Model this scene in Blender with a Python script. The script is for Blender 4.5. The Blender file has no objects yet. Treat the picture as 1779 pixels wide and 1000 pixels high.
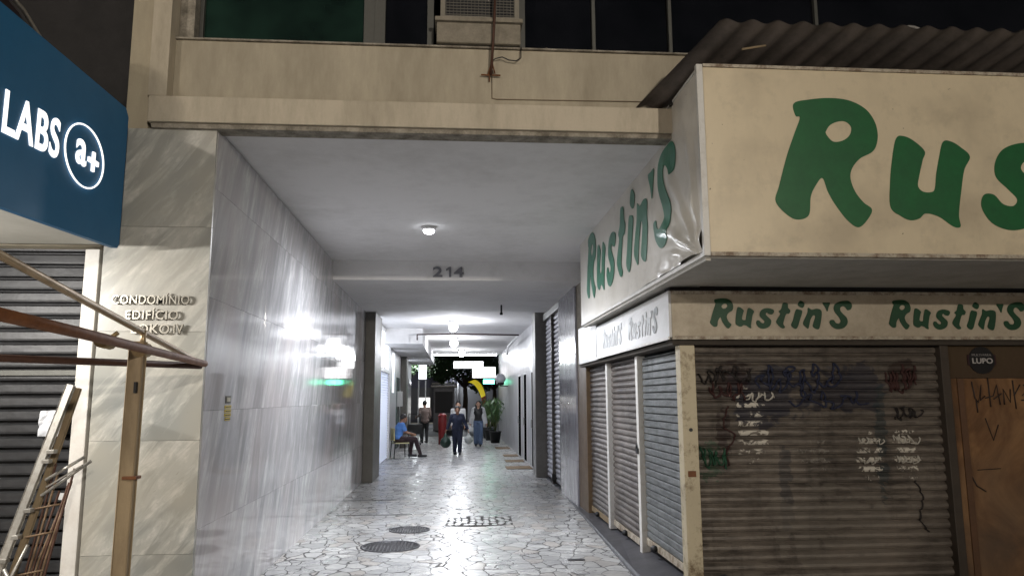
import bpy, bmesh, math, random
from mathutils import Vector, Matrix, noise
random.seed(7)
rad = math.radians
SC = bpy.context.scene
COL = SC.collection

# ------------------------------------------------------------------ camera
YAW, PITCH, ROLL = rad(4.511), rad(8.475), rad(0.3)
cam_d = bpy.data.cameras.new("camera")
cam_d.sensor_width = 36.0
cam_d.lens = 26.0
cam_d.clip_start = 0.05
cam_d.clip_end = 600
cam = bpy.data.objects.new("camera", cam_d)
COL.objects.link(cam)
fwd = Vector((math.sin(YAW) * math.cos(PITCH), math.cos(YAW) * math.cos(PITCH), math.sin(PITCH)))
rgt = Vector((math.cos(YAW), -math.sin(YAW), 0))
upv = rgt.cross(fwd)
r2 = rgt * math.cos(ROLL) - upv * math.sin(ROLL)
u2 = upv * math.cos(ROLL) + rgt * math.sin(ROLL)
m = Matrix(((r2.x, u2.x, -fwd.x), (r2.y, u2.y, -fwd.y), (r2.z, u2.z, -fwd.z))).to_4x4()
m.translation = (0, 0, 1.7)
cam.matrix_world = m
SC.camera = cam

# ------------------------------------------------------------------ world (night sky)
W = bpy.data.worlds.new("World")
SC.world = W
W.use_nodes = True
nt = W.node_tree
bg = nt.nodes['Background']
sky = nt.nodes.new('ShaderNodeTexSky')
sky.sky_type = 'NISHITA'
sky.sun_disc = False
sky.sun_elevation = rad(-1.0)
sky.sun_rotation = rad(200)
nt.links.new(sky.outputs[0], bg.inputs[0])
bg.inputs[1].default_value = 0.15
SC.view_settings.view_transform = 'Standard'
SC.view_settings.look = 'None'
SC.view_settings.gamma = 1.0
SC.view_settings.use_curve_mapping = False
SC.view_settings.exposure = 0.28
SC.cycles.max_bounces = 8
SC.cycles.diffuse_bounces = 4
SC.cycles.glossy_bounces = 4
SC.cycles.sample_clamp_indirect = 6.0
SC.cycles.caustics_reflective = False
SC.cycles.caustics_refractive = False

# light strengths (watts) used by the lamps' own builders below
CORRIDOR_W = (660, 165, 140, 110)
STREET_W = (430, 3900)
CANOPY_W = 66

# ------------------------------------------------------------------ helpers
def link(o, parent=None):
    COL.objects.link(o)
    if parent is not None:
        o.parent = parent
    return o

def tag(o, label=None, cat=None, group=None, kind=None):
    if label: o['label'] = label
    if cat: o['category'] = cat
    if group: o['group'] = group
    if kind: o['kind'] = kind
    return o

def thing(name, label, cat, loc=(0, 0, 0), group=None, rz=0):
    o = bpy.data.objects.new(name, None)
    o.empty_display_size = 0.1
    o.location = loc
    o.rotation_euler[2] = rz
    COL.objects.link(o)
    return tag(o, label, cat, group)

class MB:
    """collects shapes (world coordinates); build() links them as one mesh"""
    def __init__(s):
        s.v = []; s.f = []; s.sm = []
    def add(s, vs, fs, smooth=False):
        b = len(s.v)
        s.v += [tuple(v) for v in vs]
        for f in fs:
            s.f.append([b + i for i in f]); s.sm.append(smooth)
        return s
    def box(s, x0, x1, y0, y1, z0, z1, bev=0.0):
        if bev <= 0:
            vs = [(x, y, z) for z in (z0, z1) for y in (y0, y1) for x in (x0, x1)]
            return s.add(vs, [(0, 2, 3, 1), (4, 5, 7, 6), (0, 1, 5, 4), (2, 6, 7, 3), (0, 4, 6, 2), (1, 3, 7, 5)])
        bm = bmesh.new()
        bmesh.ops.create_cube(bm, size=1)
        for v in bm.verts:
            v.co = Vector((x0 + (v.co.x + .5) * (x1 - x0), y0 + (v.co.y + .5) * (y1 - y0), z0 + (v.co.z + .5) * (z1 - z0)))
        bmesh.ops.bevel(bm, geom=bm.edges[:], offset=bev, segments=2, affect='EDGES', profile=.6)
        return s.addbm(bm)
    def addbm(s, bm, mat=None, smooth=False):
        bm.verts.index_update()
        vs = [(mat @ v.co) if mat else v.co.copy() for v in bm.verts]
        fs = [[v.index for v in f.verts] for f in bm.faces]
        bm.free()
        return s.add(vs, fs, smooth)
    def tube(s, pts, r, n=10, smooth=True, cap=True, flat=None):
        pts = [Vector(p) for p in pts]
        rs = r if isinstance(r, (list, tuple)) else [r] * len(pts)
        vs = []; fs = []
        prev = None
        for i, p in enumerate(pts):
            if i == 0: t = pts[1] - p
            elif i == len(pts) - 1: t = p - pts[i - 1]
            else: t = (pts[i + 1] - p).normalized() + (p - pts[i - 1]).normalized()
            t.normalize()
            if prev is None:
                a = Vector((0, 0, 1)) if abs(t.z) < .9 else Vector((1, 0, 0))
                x = t.cross(a).normalized()
            else:
                x = (prev - t * prev.dot(t)).normalized()
            prev = x
            y = t.cross(x)
            for k in range(n):
                an = 2 * math.pi * k / n
                vs.append(p + (x * math.cos(an) + y * math.sin(an) * (flat or 1)) * rs[i])
        for i in range(len(pts) - 1):
            for k in range(n):
                k2 = (k + 1) % n
                fs.append((i * n + k, i * n + k2, (i + 1) * n + k2, (i + 1) * n + k))
        s.add(vs, fs, smooth)
        if cap:
            b = len(s.v) - len(vs)
            s.f.append([b + k for k in range(n)][::-1]); s.sm.append(False)
            b2 = len(s.v) - n
            s.f.append([b2 + k for k in range(n)]); s.sm.append(False)
        return s
    def beam(s, p0, p1, w, h, bev=0.0):
        """rectangular bar between two points"""
        p0 = Vector(p0); p1 = Vector(p1)
        t = (p1 - p0).normalized()
        a = Vector((0, 0, 1)) if abs(t.z) < .9 else Vector((0, 1, 0))
        x = t.cross(a).normalized(); y = t.cross(x)
        bm = bmesh.new()
        bmesh.ops.create_cube(bm, size=1)
        L = (p1 - p0).length
        for v in bm.verts:
            v.co = (p0 + p1) / 2 + x * v.co.x * w + y * v.co.y * h + t * v.co.z * L
        if bev > 0:
            bmesh.ops.bevel(bm, geom=bm.edges[:], offset=bev, segments=1, affect='EDGES')
        return s.addbm(bm)
    def sphere(s, c, r, sx=1, sy=1, sz=1, seg=16):
        bm = bmesh.new()
        bmesh.ops.create_uvsphere(bm, u_segments=seg, v_segments=max(6, seg // 2), radius=r)
        for v in bm.verts:
            v.co = Vector(c) + Vector((v.co.x * sx, v.co.y * sy, v.co.z * sz))
        return s.addbm(bm, smooth=True)
    def lathe(s, c, prof, n=24, smooth=True):
        vs = []; fs = []
        for (r, z) in prof:
            for k in range(n):
                a = 2 * math.pi * k / n
                vs.append((c[0] + r * math.cos(a), c[1] + r * math.sin(a), c[2] + z))
        for i in range(len(prof) - 1):
            for k in range(n):
                k2 = (k + 1) % n
                fs.append((i * n + k, i * n + k2, (i + 1) * n + k2, (i + 1) * n + k))
        return s.add(vs, fs, smooth)
    def prism(s, poly, axis, a0, a1):
        """extrude a polygon. axis 'y': poly=(x,z); 'x': poly=(y,z); 'z': poly=(x,y)"""
        n = len(poly)
        def P(p, a):
            if axis == 'y': return (p[0], a, p[1])
            if axis == 'x': return (a, p[0], p[1])
            return (p[0], p[1], a)
        vs = [P(p, a0) for p in poly] + [P(p, a1) for p in poly]
        fs = [list(range(n))[::-1], [n + i for i in range(n)]]
        for i in range(n):
            j = (i + 1) % n
            fs.append((i, j, n + j, n + i))
        return s.add(vs, fs)
    def build(s, name, mat, parent=None, fix=True, off=None):
        me = bpy.data.meshes.new(name)
        vs = s.v
        if parent is not None:
            l = parent.matrix_basis.inverted() if parent.parent is None else (parent.parent.matrix_basis @ parent.matrix_basis).inverted()
            vs = [tuple(l @ Vector(v)) for v in vs]
        me.from_pydata(vs, [], s.f)
        me.polygons.foreach_set('use_smooth', s.sm)
        if fix:
            bm = bmesh.new(); bm.from_mesh(me)
            bmesh.ops.recalc_face_normals(bm, faces=bm.faces[:])
            bm.to_mesh(me); bm.free()
        me.materials.append(mat)
        me.update()
        o = bpy.data.objects.new(name, me)
        return link(o, parent)

# ------------------------------------------------------------------ materials
class NT:
    def __init__(s, name):
        s.m = bpy.data.materials.new(name); s.m.use_nodes = True
        s.t = s.m.node_tree; s.b = s.t.nodes['Principled BSDF']
        s.tc = s.t.nodes.new('ShaderNodeTexCoord')
        s.geo = s.t.nodes.new('ShaderNodeNewGeometry')
    def n(s, ty, **kw):
        nd = s.t.nodes.new(ty)
        for k, v in kw.items(): setattr(nd, k, v)
        return nd
    def l(s, a, b): s.t.links.new(a, b)
    def pos(s): return s.geo.outputs['Position']
    def mapping(s, scale=(1, 1, 1), rot=(0, 0, 0), loc=(0, 0, 0), src=None):
        mp = s.n('ShaderNodeMapping')
        mp.inputs['Scale'].default_value = scale; mp.inputs['Rotation'].default_value = rot; mp.inputs['Location'].default_value = loc
        s.l(src or s.tc.outputs['Object'], mp.inputs['Vector'])
        return mp.outputs[0]
    def rotscale(s, rot, scale, src=None):
        return s.mapping(scale, (0, 0, 0), src=s.mapping((1, 1, 1), rot, src=src))
    def noise(s, scale, detail=5, rough=.6, vec=None, dist=0):
        nd = s.n('ShaderNodeTexNoise')
        nd.inputs['Scale'].default_value = scale; nd.inputs['Detail'].default_value = detail
        nd.inputs['Roughness'].default_value = rough; nd.inputs['Distortion'].default_value = dist
        s.l(vec or s.tc.outputs['Object'], nd.inputs['Vector'])
        return nd.outputs['Fac']
    def ramp(s, fac, stops, interp='LINEAR'):
        r = s.n('ShaderNodeValToRGB')
        r.color_ramp.interpolation = interp
        el = r.color_ramp.elements
        while len(el) < len(stops): el.new(.5)
        for e, (p, c) in zip(el, stops):
            e.position = p; e.color = c if len(c) == 4 else (*c, 1)
        s.l(fac, r.inputs[0])
        return r.outputs[0]
    def mix(s, fac, a, b, mode='MIX'):
        mx = s.n('ShaderNodeMix', data_type='RGBA', blend_type=mode)
        for i, v in ((0, fac), (6, a), (7, b)):
            if isinstance(v, (int, float)): mx.inputs[i].default_value = v
            elif isinstance(v, tuple): mx.inputs[i].default_value = v if len(v) == 4 else (*v, 1)
            else: s.l(v, mx.inputs[i])
        return mx.outputs[2]
    def math(s, op, a, b=None, c=None, clamp=False):
        nd = s.n('ShaderNodeMath', operation=op, use_clamp=clamp)
        for i, v in enumerate((a, b, c)):
            if v is None: continue
            if isinstance(v, (int, float)): nd.inputs[i].default_value = v
            else: s.l(v, nd.inputs[i])
        return nd.outputs[0]
    def bump(s, h, strength=.3, dist=.01, prev=None):
        b = s.n('ShaderNodeBump')
        b.inputs['Strength'].default_value = strength; b.inputs['Distance'].default_value = dist
        s.l(h, b.inputs['Height'])
        if prev: s.l(prev, b.inputs['Normal'])
        s.l(b.outputs[0], s.b.inputs['Normal'])
        return b.outputs[0]
    def base(s, c):
        if isinstance(c, tuple): s.b.inputs['Base Color'].default_value = (*c[:3], 1)
        else: s.l(c, s.b.inputs['Base Color'])
    def rough(s, r):
        if isinstance(r, (int, float)): s.b.inputs['Roughness'].default_value = r
        else: s.l(r, s.b.inputs['Roughness'])

def dirty(name, col, dirt, rough=.7, scale=3, amt=(.42, .75), fine=60, bump=.15, metal=0, streak=False, spec=None, bd=.004):
    """a surface of one colour with patches of dirt, fine mottling and a little relief"""
    N = NT(name)
    v = N.mapping((1, 1, .25)) if streak else None
    a = N.noise(scale, 6, .65, v)
    b = N.noise(scale * 7, 5, .7, v)
    f = N.math('ADD', N.math('MULTIPLY', a, .7), N.math('MULTIPLY', b, .3))
    msk = N.ramp(f, [(amt[0], (0, 0, 0)), (amt[1], (1, 1, 1))])
    c = N.mix(msk, col, dirt)
    fn = N.noise(fine, 4, .7)
    c = N.mix(N.math('MULTIPLY', fn, .35), c, tuple(x * .62 for x in col))
    N.base(c)
    N.rough(N.math('ADD', N.math('MULTIPLY', msk, .12), rough))
    N.b.inputs['Metallic'].default_value = metal
    if spec is not None: N.b.inputs['Specular IOR Level'].default_value = spec
    N.bump(fn, bump, bd)
    return N.m

def plain(name, col, rough=.6, metal=0, spec=.5, var=.25, scale=30):
    N = NT(name)
    f = N.noise(scale, 4)
    N.base(N.mix(N.math('MULTIPLY', f, var * 2), col, tuple(x * .55 for x in col)))
    N.rough(rough); N.b.inputs['Metallic'].default_value = metal
    N.b.inputs['Specular IOR Level'].default_value = spec
    return N.m

def glow(name, col, strength):
    N = NT(name)
    N.base(col); N.rough(.5)
    N.b.inputs['Emission Color'].default_value = (*col, 1)
    N.b.inputs['Emission Strength'].default_value = strength
    return N.m

def marble(name, base, vein, veindir, rough=.12, stretch=9, scale=1.0, warm=None, dots=True, contrast=(.38, .66), tone=.35):
    N = NT(name)
    rot = veindir
    isl = N.math('MULTIPLY', N.geo.outputs['Random Per Island'], 40.0)
    offs = N.n('ShaderNodeCombineXYZ'); N.l(isl, offs.inputs[0]); N.l(isl, offs.inputs[1]); N.l(isl, offs.inputs[2])
    ad = N.n('ShaderNodeVectorMath', operation='ADD'); N.l(N.tc.outputs['Object'], ad.inputs[0]); N.l(offs.outputs[0], ad.inputs[1])
    src = ad.outputs[0]
    v = N.rotscale(rot, (scale, scale, scale / stretch), src)
    v2 = N.rotscale((rot[0] * 1.15, rot[1] * 1.15, rot[2]), (scale, scale, scale / (stretch * .5)), src)
    a = N.noise(5.5, 7, .62, v, .6)
    b = N.noise(16, 6, .7, v2, .3)
    c1 = N.ramp(a, [(contrast[0], vein), (contrast[1], base)])
    c2 = N.mix(N.ramp(b, [(.46, (.55, .55, .55)), (.62, (0, 0, 0))]), c1, vein)
    if warm:
        wv = N.noise(.9, 3, .5)
        c2 = N.mix(N.ramp(wv, [(.45, (0, 0, 0)), (.7, (.6, .6, .6))]), c2, warm)
    if dots:
        d = N.noise(22, 3, .8, v2, 1.2)
        c2 = N.mix(N.ramp(d, [(.66, (0, 0, 0)), (.73, (.55, .55, .55))]), c2, (.12, .11, .08))
    c2 = N.mix(N.math('MULTIPLY', N.geo.outputs['Random Per Island'], tone), c2, tuple(x * .55 for x in base))
    N.base(c2)
    rn = N.noise(3, 5, .7, N.mapping((1, 1, .12)))
    N.rough(N.math('ADD', N.math('MULTIPLY', rn, .10), rough - .04))
    N.bump(N.noise(1.6, 2), .05, .02)
    return N.m

CREAM = dirty('cream_plaster', (.47, .415, .315), (.27, .235, .175), .8, 1.7, (.40, .68), streak=True)
CREAM2 = dirty('cream_plaster_light', (.54, .475, .37), (.32, .28, .21), .8, 2.6, (.44, .70), streak=True)
EDGE_DIRT = dirty('stained_plaster', (.38, .345, .285), (.10, .085, .065), .9, 9, (.35, .62), bump=.4)
MARBLE_COL = marble('honed_marble', (.58, .57, .53), (.26, .27, .255), (0, rad(-38), 0), .35, 5, 1.25, warm=(.45, .40, .31), contrast=(.44, .57))
MARBLE_WALL = marble('polished_marble', (.68, .68, .69), (.32, .32, .335), (rad(22), 0, 0), .052, 7, .75, dots=False, warm=(.50, .44, .43), contrast=(.38, .60))
MARBLE_R = marble('polished_marble_grey', (.50, .50, .53), (.20, .20, .23), (rad(8), 0, 0), .12, 6, 1.0, dots=False)
CEIL = dirty('ceiling_paint', (.70, .69, .69), (.52, .51, .50), .85, 1.0, (.46, .74), fine=90, bump=.1)
WHITEWALL = dirty('white_wall_tiles', (.40, .40, .42), (.26, .26, .26), .3, 1.5, (.45, .8))
PILLAR = dirty('brown_pillar_paint', (.10, .095, .085), (.06, .055, .045), .45, 3)
PILLAR_R = dirty('grey_pillar_paint', (.22, .215, .205), (.12, .115, .10), .45, 3)
DARKSTONE = dirty('dark_stone', (.075, .075, .085), (.045, .045, .05), .4, 4)
BLUE = dirty('blue_sign_panel', (.012, .14, .31), (.011, .11, .25), .55, 1, (.4, .8), bump=.02)
LIT = glow('lit_letter', (1, .98, .95), 1.0)
WHITE_SOFFIT = dirty('canopy_soffit', (.62, .60, .54), (.5, .48, .42), .7, 2)
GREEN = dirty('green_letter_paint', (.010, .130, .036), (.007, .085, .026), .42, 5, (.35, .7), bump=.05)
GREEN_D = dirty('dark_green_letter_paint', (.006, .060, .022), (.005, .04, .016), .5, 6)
BLACK = plain('black_matt', (.012, .012, .013), .5)
HOLE = plain('unlit_interior', (.004, .004, .004), 1.0, spec=0)
WHITE = plain('white_paint', (.72, .72, .72), .45)
def sign_vinyl(name, col, stain, sheen=.42):
    N = NT(name)
    a = N.noise(1.6, 4, .55); b = N.noise(5, 6, .7); c = N.noise(40, 4, .7, N.mapping((1, 1, .3)))
    k = N.mix(N.ramp(a, [(.48, (0, 0, 0)), (.70, (.8, .8, .8))]), col, stain)
    k = N.mix(N.ramp(b, [(.52, (0, 0, 0)), (.80, (.45, .45, .45))]), k, tuple(x * .62 for x in stain))
    k = N.mix(N.math('MULTIPLY', c, .22), k, tuple(x * .6 for x in col))
    sp = N.noise(26, 2, .5)
    k = N.mix(N.ramp(sp, [(.74, (0, 0, 0)), (.78, (.8, .8, .8))]), k, (.12, .08, .05))
    N.base(k); N.rough(sheen)
    N.bump(N.noise(3, 3), .12, .02)
    return N.m
VINYL = sign_vinyl('aged_cream_vinyl', (.68, .58, .41), (.47, .395, .28))
VINYL_SIDE = sign_vinyl('white_vinyl', (.66, .63, .57), (.52, .49, .42), .30)
TRIM = dirty('sign_trim', (.50, .45, .36), (.14, .085, .05), .5, 9, (.44, .60))
TRIM_W = dirty('white_trim', (.66, .65, .62), (.40, .36, .30), .45, 6, (.5, .75))
SOFFIT = dirty('sign_soffit', (.50, .48, .44), (.32, .30, .26), .7, 3)
BAND = dirty('cream_band_board', (.52, .455, .35), (.34, .28, .205), .5, 3, (.42, .7))
BAND_S = dirty('white_band_board', (.56, .56, .56), (.42, .42, .40), .4, 3, (.5, .85))
POST = dirty('cream_metal_post', (.52, .45, .31), (.12, .07, .03), .5, 6, (.52, .66), bump=.3)
RUSTY = dirty('rusty_pipe', (.20, .075, .025), (.09, .035, .015), .6, 14, metal=.25, bump=.4)
PIPE = dirty('tan_metal_pipe', (.48, .36, .22), (.25, .17, .09), .35, 10, metal=.55)
PIPE_D = dirty('dark_rusted_pipe', (.085, .035, .020), (.03, .015, .01), .6, 12, metal=.2)
WOOD = dirty('weathered_wood', (.33, .25, .15), (.18, .13, .08), .75, 5, (.4, .7), streak=True, bump=.4)
ALU = dirty('dull_aluminium', (.42, .41, .38), (.16, .13, .10), .4, 14, metal=.6)
ALU_FR = dirty('window_aluminium', (.11, .11, .10), (.09, .09, .08), .5, 10, metal=.3)
CONC = dirty('raw_concrete', (.27, .24, .19), (.12, .105, .08), .9, 7, bump=.5)
CORR = dirty('corrugated_sheet', (.12, .10, .088), (.04, .034, .03), .65, 4, (.4, .7), bump=.3)
DARKWALL = dirty('dark_wall', (.022, .020, .020), (.012, .012, .012), .8, 3)
GREYMETAL = dirty('grey_slat_paint', (.22, .22, .23), (.11, .11, .11), .42, 5, metal=.2)
CAST = dirty('cast_iron', (.055, .055, .062), (.03, .03, .033), .45, 20, metal=.3, bump=.5)

def glass_dark(name, tint):
    N = NT(name)
    N.base(N.mix(N.ramp(N.noise(1.3, 3), [(.4, (0, 0, 0)), (.65, (1, 1, 1))]), tint, tuple(x * .3 for x in tint)))
    N.rough(.08); N.b.inputs['Specular IOR Level'].default_value = .35
    return N.m
GLASS_G = glass_dark('green_dark_glass', (.012, .032, .022))
GLASS_B = glass_dark('black_glass', (.006, .006, .008))

def shutter_mat(name, col, dirt, extra=None, metal=.3, rough=.45):
    """steel slats: grime that runs along them; extra paints graffiti and tone patches (metres, on the object's own plane)"""
    N = NT(name)
    a = N.noise(1.2, 5, .6); b = N.noise(9, 6, .75, N.mapping((.5, .5, 3)))
    c = N.mix(N.ramp(a, [(.38, (0, 0, 0)), (.7, (.9, .9, .9))]), col, dirt)
    c = N.mix(N.ramp(b, [(.42, (0, 0, 0)), (.66, (.85, .85, .85))]), c, tuple(x * .38 for x in dirt))
    run = N.noise(5, 5, .7, N.mapping((2.5, 2.5, .22)))
    c = N.mix(N.ramp(run, [(.52, (0, 0, 0)), (.70, (.7, .7, .7))]), c, tuple(x * .45 for x in dirt))
    big = N.noise(.8, 4, .65, N.mapping((1, 1, 1), loc=(4, 2, 9)))
    c = N.mix(N.ramp(big, [(.5, (0, 0, 0)), (.72, (.55, .55, .55))]), c, tuple(min(1, x * 1.7) for x in col))
    fine = N.noise(120, 3, .6)
    if extra:
        extra = [(e[0] - 3, *e[1:]) for e in extra]
        sep = N.n('ShaderNodeSeparateXYZ'); N.l(N.tc.outputs['Object'], sep.inputs[0])
        for (cx, cz, rx, rz, colr, ns, thr, st, *rowed) in extra:
            dx = N.math('DIVIDE', N.math('SUBTRACT', sep.outputs[0], cx), rx)
            dz = N.math('DIVIDE', N.math('SUBTRACT', sep.outputs[2], cz), rz)
            d = N.math('ADD', N.math('POWER', N.math('ABSOLUTE', dx), 3.0), N.math('POWER', N.math('ABSOLUTE', dz), 3.0))
            nn = N.noise(ns, 3, .6, N.mapping((1, 1, 1), loc=(cx, 3, cz)), 1.5)
            val = N.math('ADD', nn, N.math('MULTIPLY', d, -.35))
            msk = N.ramp(val, [(thr, (0, 0, 0)), (thr + .05, (st, st, st))])
            if rowed:    # the spray only reached the proud part of each slat
                fr = N.math('FRACT', N.math('DIVIDE', N.math('SUBTRACT', sep.outputs[2], .12), .082))
                msk = N.math('MULTIPLY', msk, N.ramp(fr, [(.08, (0, 0, 0)), (.22, (1, 1, 1)), (.60, (1, 1, 1)), (.78, (0, 0, 0))]))
            c = N.mix(msk, c, colr)
    N.base(c)
    N.rough(N.math('ADD', N.math('MULTIPLY', fine, .2), rough)); N.b.inputs['Metallic'].default_value = metal
    N.bump(N.noise(6, 3, .6), .25, .02)
    return N.m

# ------------------------------------------------------------------ lettering
def spline_poly(pts, sub=6, sharp=1e9):
    """closed Catmull-Rom through the points"""
    out = []; n = len(pts)
    for i in range(n):
        p0, p1, p2, p3 = (Vector(pts[(i + k - 1) % n]) for k in range(4))
        for k in range(sub):
            t = k / sub
            out.append(.5 * ((2 * p1) + (p2 - p0) * t + (2 * p0 - 5 * p1 + 4 * p2 - p3) * t * t + (3 * p1 - p0 - 3 * p2 + p3) * t ** 3))
    return out

def B(pts, ox, oy):   # the big letters were measured at another size than the small ones
    return [((x - ox) / 2.72 + (75 if ox == 72 else 349), (y - 45) / 2.7 + 60) for x, y in pts]
R_O = B([(228,90),(330,60),(470,45),(600,60),(700,115),(755,200),(770,290),(755,370),(720,420),(640,465),(585,530),(567,600),(590,690),(640,765),(692,812),(660,880),(597,935),(530,890),(460,790),(415,700),(385,605),(340,650),(300,730),(280,855),(215,888),(150,865),(72,770),(100,660),(160,460),(220,300),(262,190),(235,175)], 72, 0)
R_I = B([(428,300),(432,272),(460,235),(510,210),(560,208),(597,245),(585,300),(535,342),(470,350)], 72, 0)
U_O = B([(890,320),(945,302),(1010,335),(1075,405),(1055,470),(1020,590),(1010,650),(1040,685),(1090,688),(1120,665),(1140,560),(1170,440),(1205,335),(1260,332),(1320,370),(1377,435),(1330,530),(1295,680),(1265,840),(1268,920),(1220,920),(1130,855),(1045,835),(1000,870),(940,882),(880,855),(817,795),(825,640),(850,480)], 817, 0)
S_O = [(618,215),(645,180),(700,165),(760,180),(772,205),(748,235),(715,230),(692,215),(680,235),(705,265),(735,300),(725,350),(690,380),(640,392),(595,375),(572,335),(580,303),(605,302),(625,325),(650,330),(662,312),(640,285),(615,255)]
T_O = [(880,105),(925,115),(928,160),(950,190),(935,225),(902,232),(878,290),(865,340),(882,372),(862,388),(830,375),(790,325),(802,285),(838,230),(822,202),(850,175),(865,130)]
I_O = [(1010,185),(1045,180),(1080,200),(1050,290),(1020,370),(990,392),(950,355),(975,290)]
D_O = [(1065,82),(1110,115),(1085,162),(1035,130)]
N_O = [(1145,160),(1185,180),(1235,170),(1280,180),(1293,215),(1280,300),(1255,385),(1225,395),(1185,365),(1200,310),(1218,255),(1195,245),(1165,290),(1150,340),(1135,388),(1110,375),(1080,335),(1102,280),(1135,215)]
A_O = [(1310,105),(1350,103),(1390,105),(1372,155),(1355,200),(1335,155)]
SS_O = [(1590,80),(1625,105),(1632,140),(1615,175),(1580,185),(1560,160),(1535,140),(1505,155),(1500,190),(1530,230),(1565,270),(1572,320),(1545,365),(1500,390),(1440,392),(1390,360),(1372,320),(1385,295),(1420,295),(1440,325),(1475,332),(1495,305),(1480,265),(1440,210),(1428,165),(1450,115),(1515,85)]
WORD = [[R_O, R_I], [U_O], [S_O], [T_O], [I_O], [D_O], [N_O], [A_O], [SS_O]]

def poly_mesh(loops, sub=6, depth=.004):
    """2-D loops (holes cut) -> flat plate mesh data of the given depth, in the local XY plane"""
    cu = bpy.data.curves.new('c', 'CURVE'); cu.dimensions = '2D'; cu.fill_mode = 'BOTH'; cu.extrude = depth / 2
    for lp in loops:
        pts = spline_poly(lp, sub) if sub > 1 else [Vector(p) for p in lp]
        sp = cu.splines.new('POLY'); sp.points.add(len(pts) - 1)
        for p, q in zip(sp.points, pts): p.co = (q.x, q.y, 0, 1)
        sp.use_cyclic_u = True
    o = bpy.data.objects.new('c', cu); COL.objects.link(o)
    me = bpy.data.meshes.new_from_object(o.evaluated_get(bpy.context.evaluated_depsgraph_get()))
    bpy.data.objects.remove(o); bpy.data.curves.remove(cu)
    return me

def place_mesh(me, fn, name, mat, parent, cuts=None, smooth=False):
    """move a flat mesh through fn(x, y, z)->(X, Y, Z) and link it; cuts=(dx, dy) subdivides first"""
    bm = bmesh.new(); bm.from_mesh(me)
    if cuts:
        for ax in (0, 1):
            lo = min(v.co[ax] for v in bm.verts); hi = max(v.co[ax] for v in bm.verts)
            c = lo + cuts[ax]
            while c < hi:
                no = Vector((1, 0, 0)) if ax == 0 else Vector((0, 1, 0))
                bmesh.ops.bisect_plane(bm, geom=bm.verts[:] + bm.edges[:] + bm.faces[:], plane_co=no * c, plane_no=no)
                c += cuts[ax]
    inv = Matrix.Identity(4)
    if parent is not None:
        inv = parent.matrix_basis.inverted() if parent.parent is None else (parent.parent.matrix_basis @ parent.matrix_basis).inverted()
    for v in bm.verts: v.co = inv @ Vector(fn(*v.co))
    bmesh.ops.recalc_face_normals(bm, faces=bm.faces[:])
    me2 = bpy.data.meshes.new(name); bm.to_mesh(me2); bm.free()
    me2.materials.append(mat)
    return link(bpy.data.objects.new(name, me2), parent)

def text_mesh(txt, depth=.01, off=.0, sp=1.0):
    cu = bpy.data.curves.new('t', 'FONT'); cu.body = txt; cu.extrude = depth / 2; cu.offset = off
    cu.align_x = 'LEFT'; cu.space_character = sp
    o = bpy.data.objects.new('t', cu); COL.objects.link(o)
    me = bpy.data.meshes.new_from_object(o.evaluated_get(bpy.context.evaluated_depsgraph_get()))
    bpy.data.objects.remove(o)
    xs = [v.co.x for v in me.vertices]; ys = [v.co.y for v in me.vertices]
    return me, min(xs), max(xs), min(ys), max(ys)

def text_xz(txt, x0, x1, z0, z1, y, name, mat, parent, depth=.01, off=.0, sp=1.0, shear=0):
    """text on a plane facing the camera (-Y), fitted into the rectangle"""
    me, a0, a1, b0, b1 = text_mesh(txt, depth, off, sp)
    def fn(x, yy, z):
        v = (yy - b0) / (b1 - b0)
        return (x0 + (x - a0) / (a1 - a0) * (x1 - x0) + shear * v, y - z, z0 + v * (z1 - z0))
    return place_mesh(me, fn, name, mat, parent)

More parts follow.
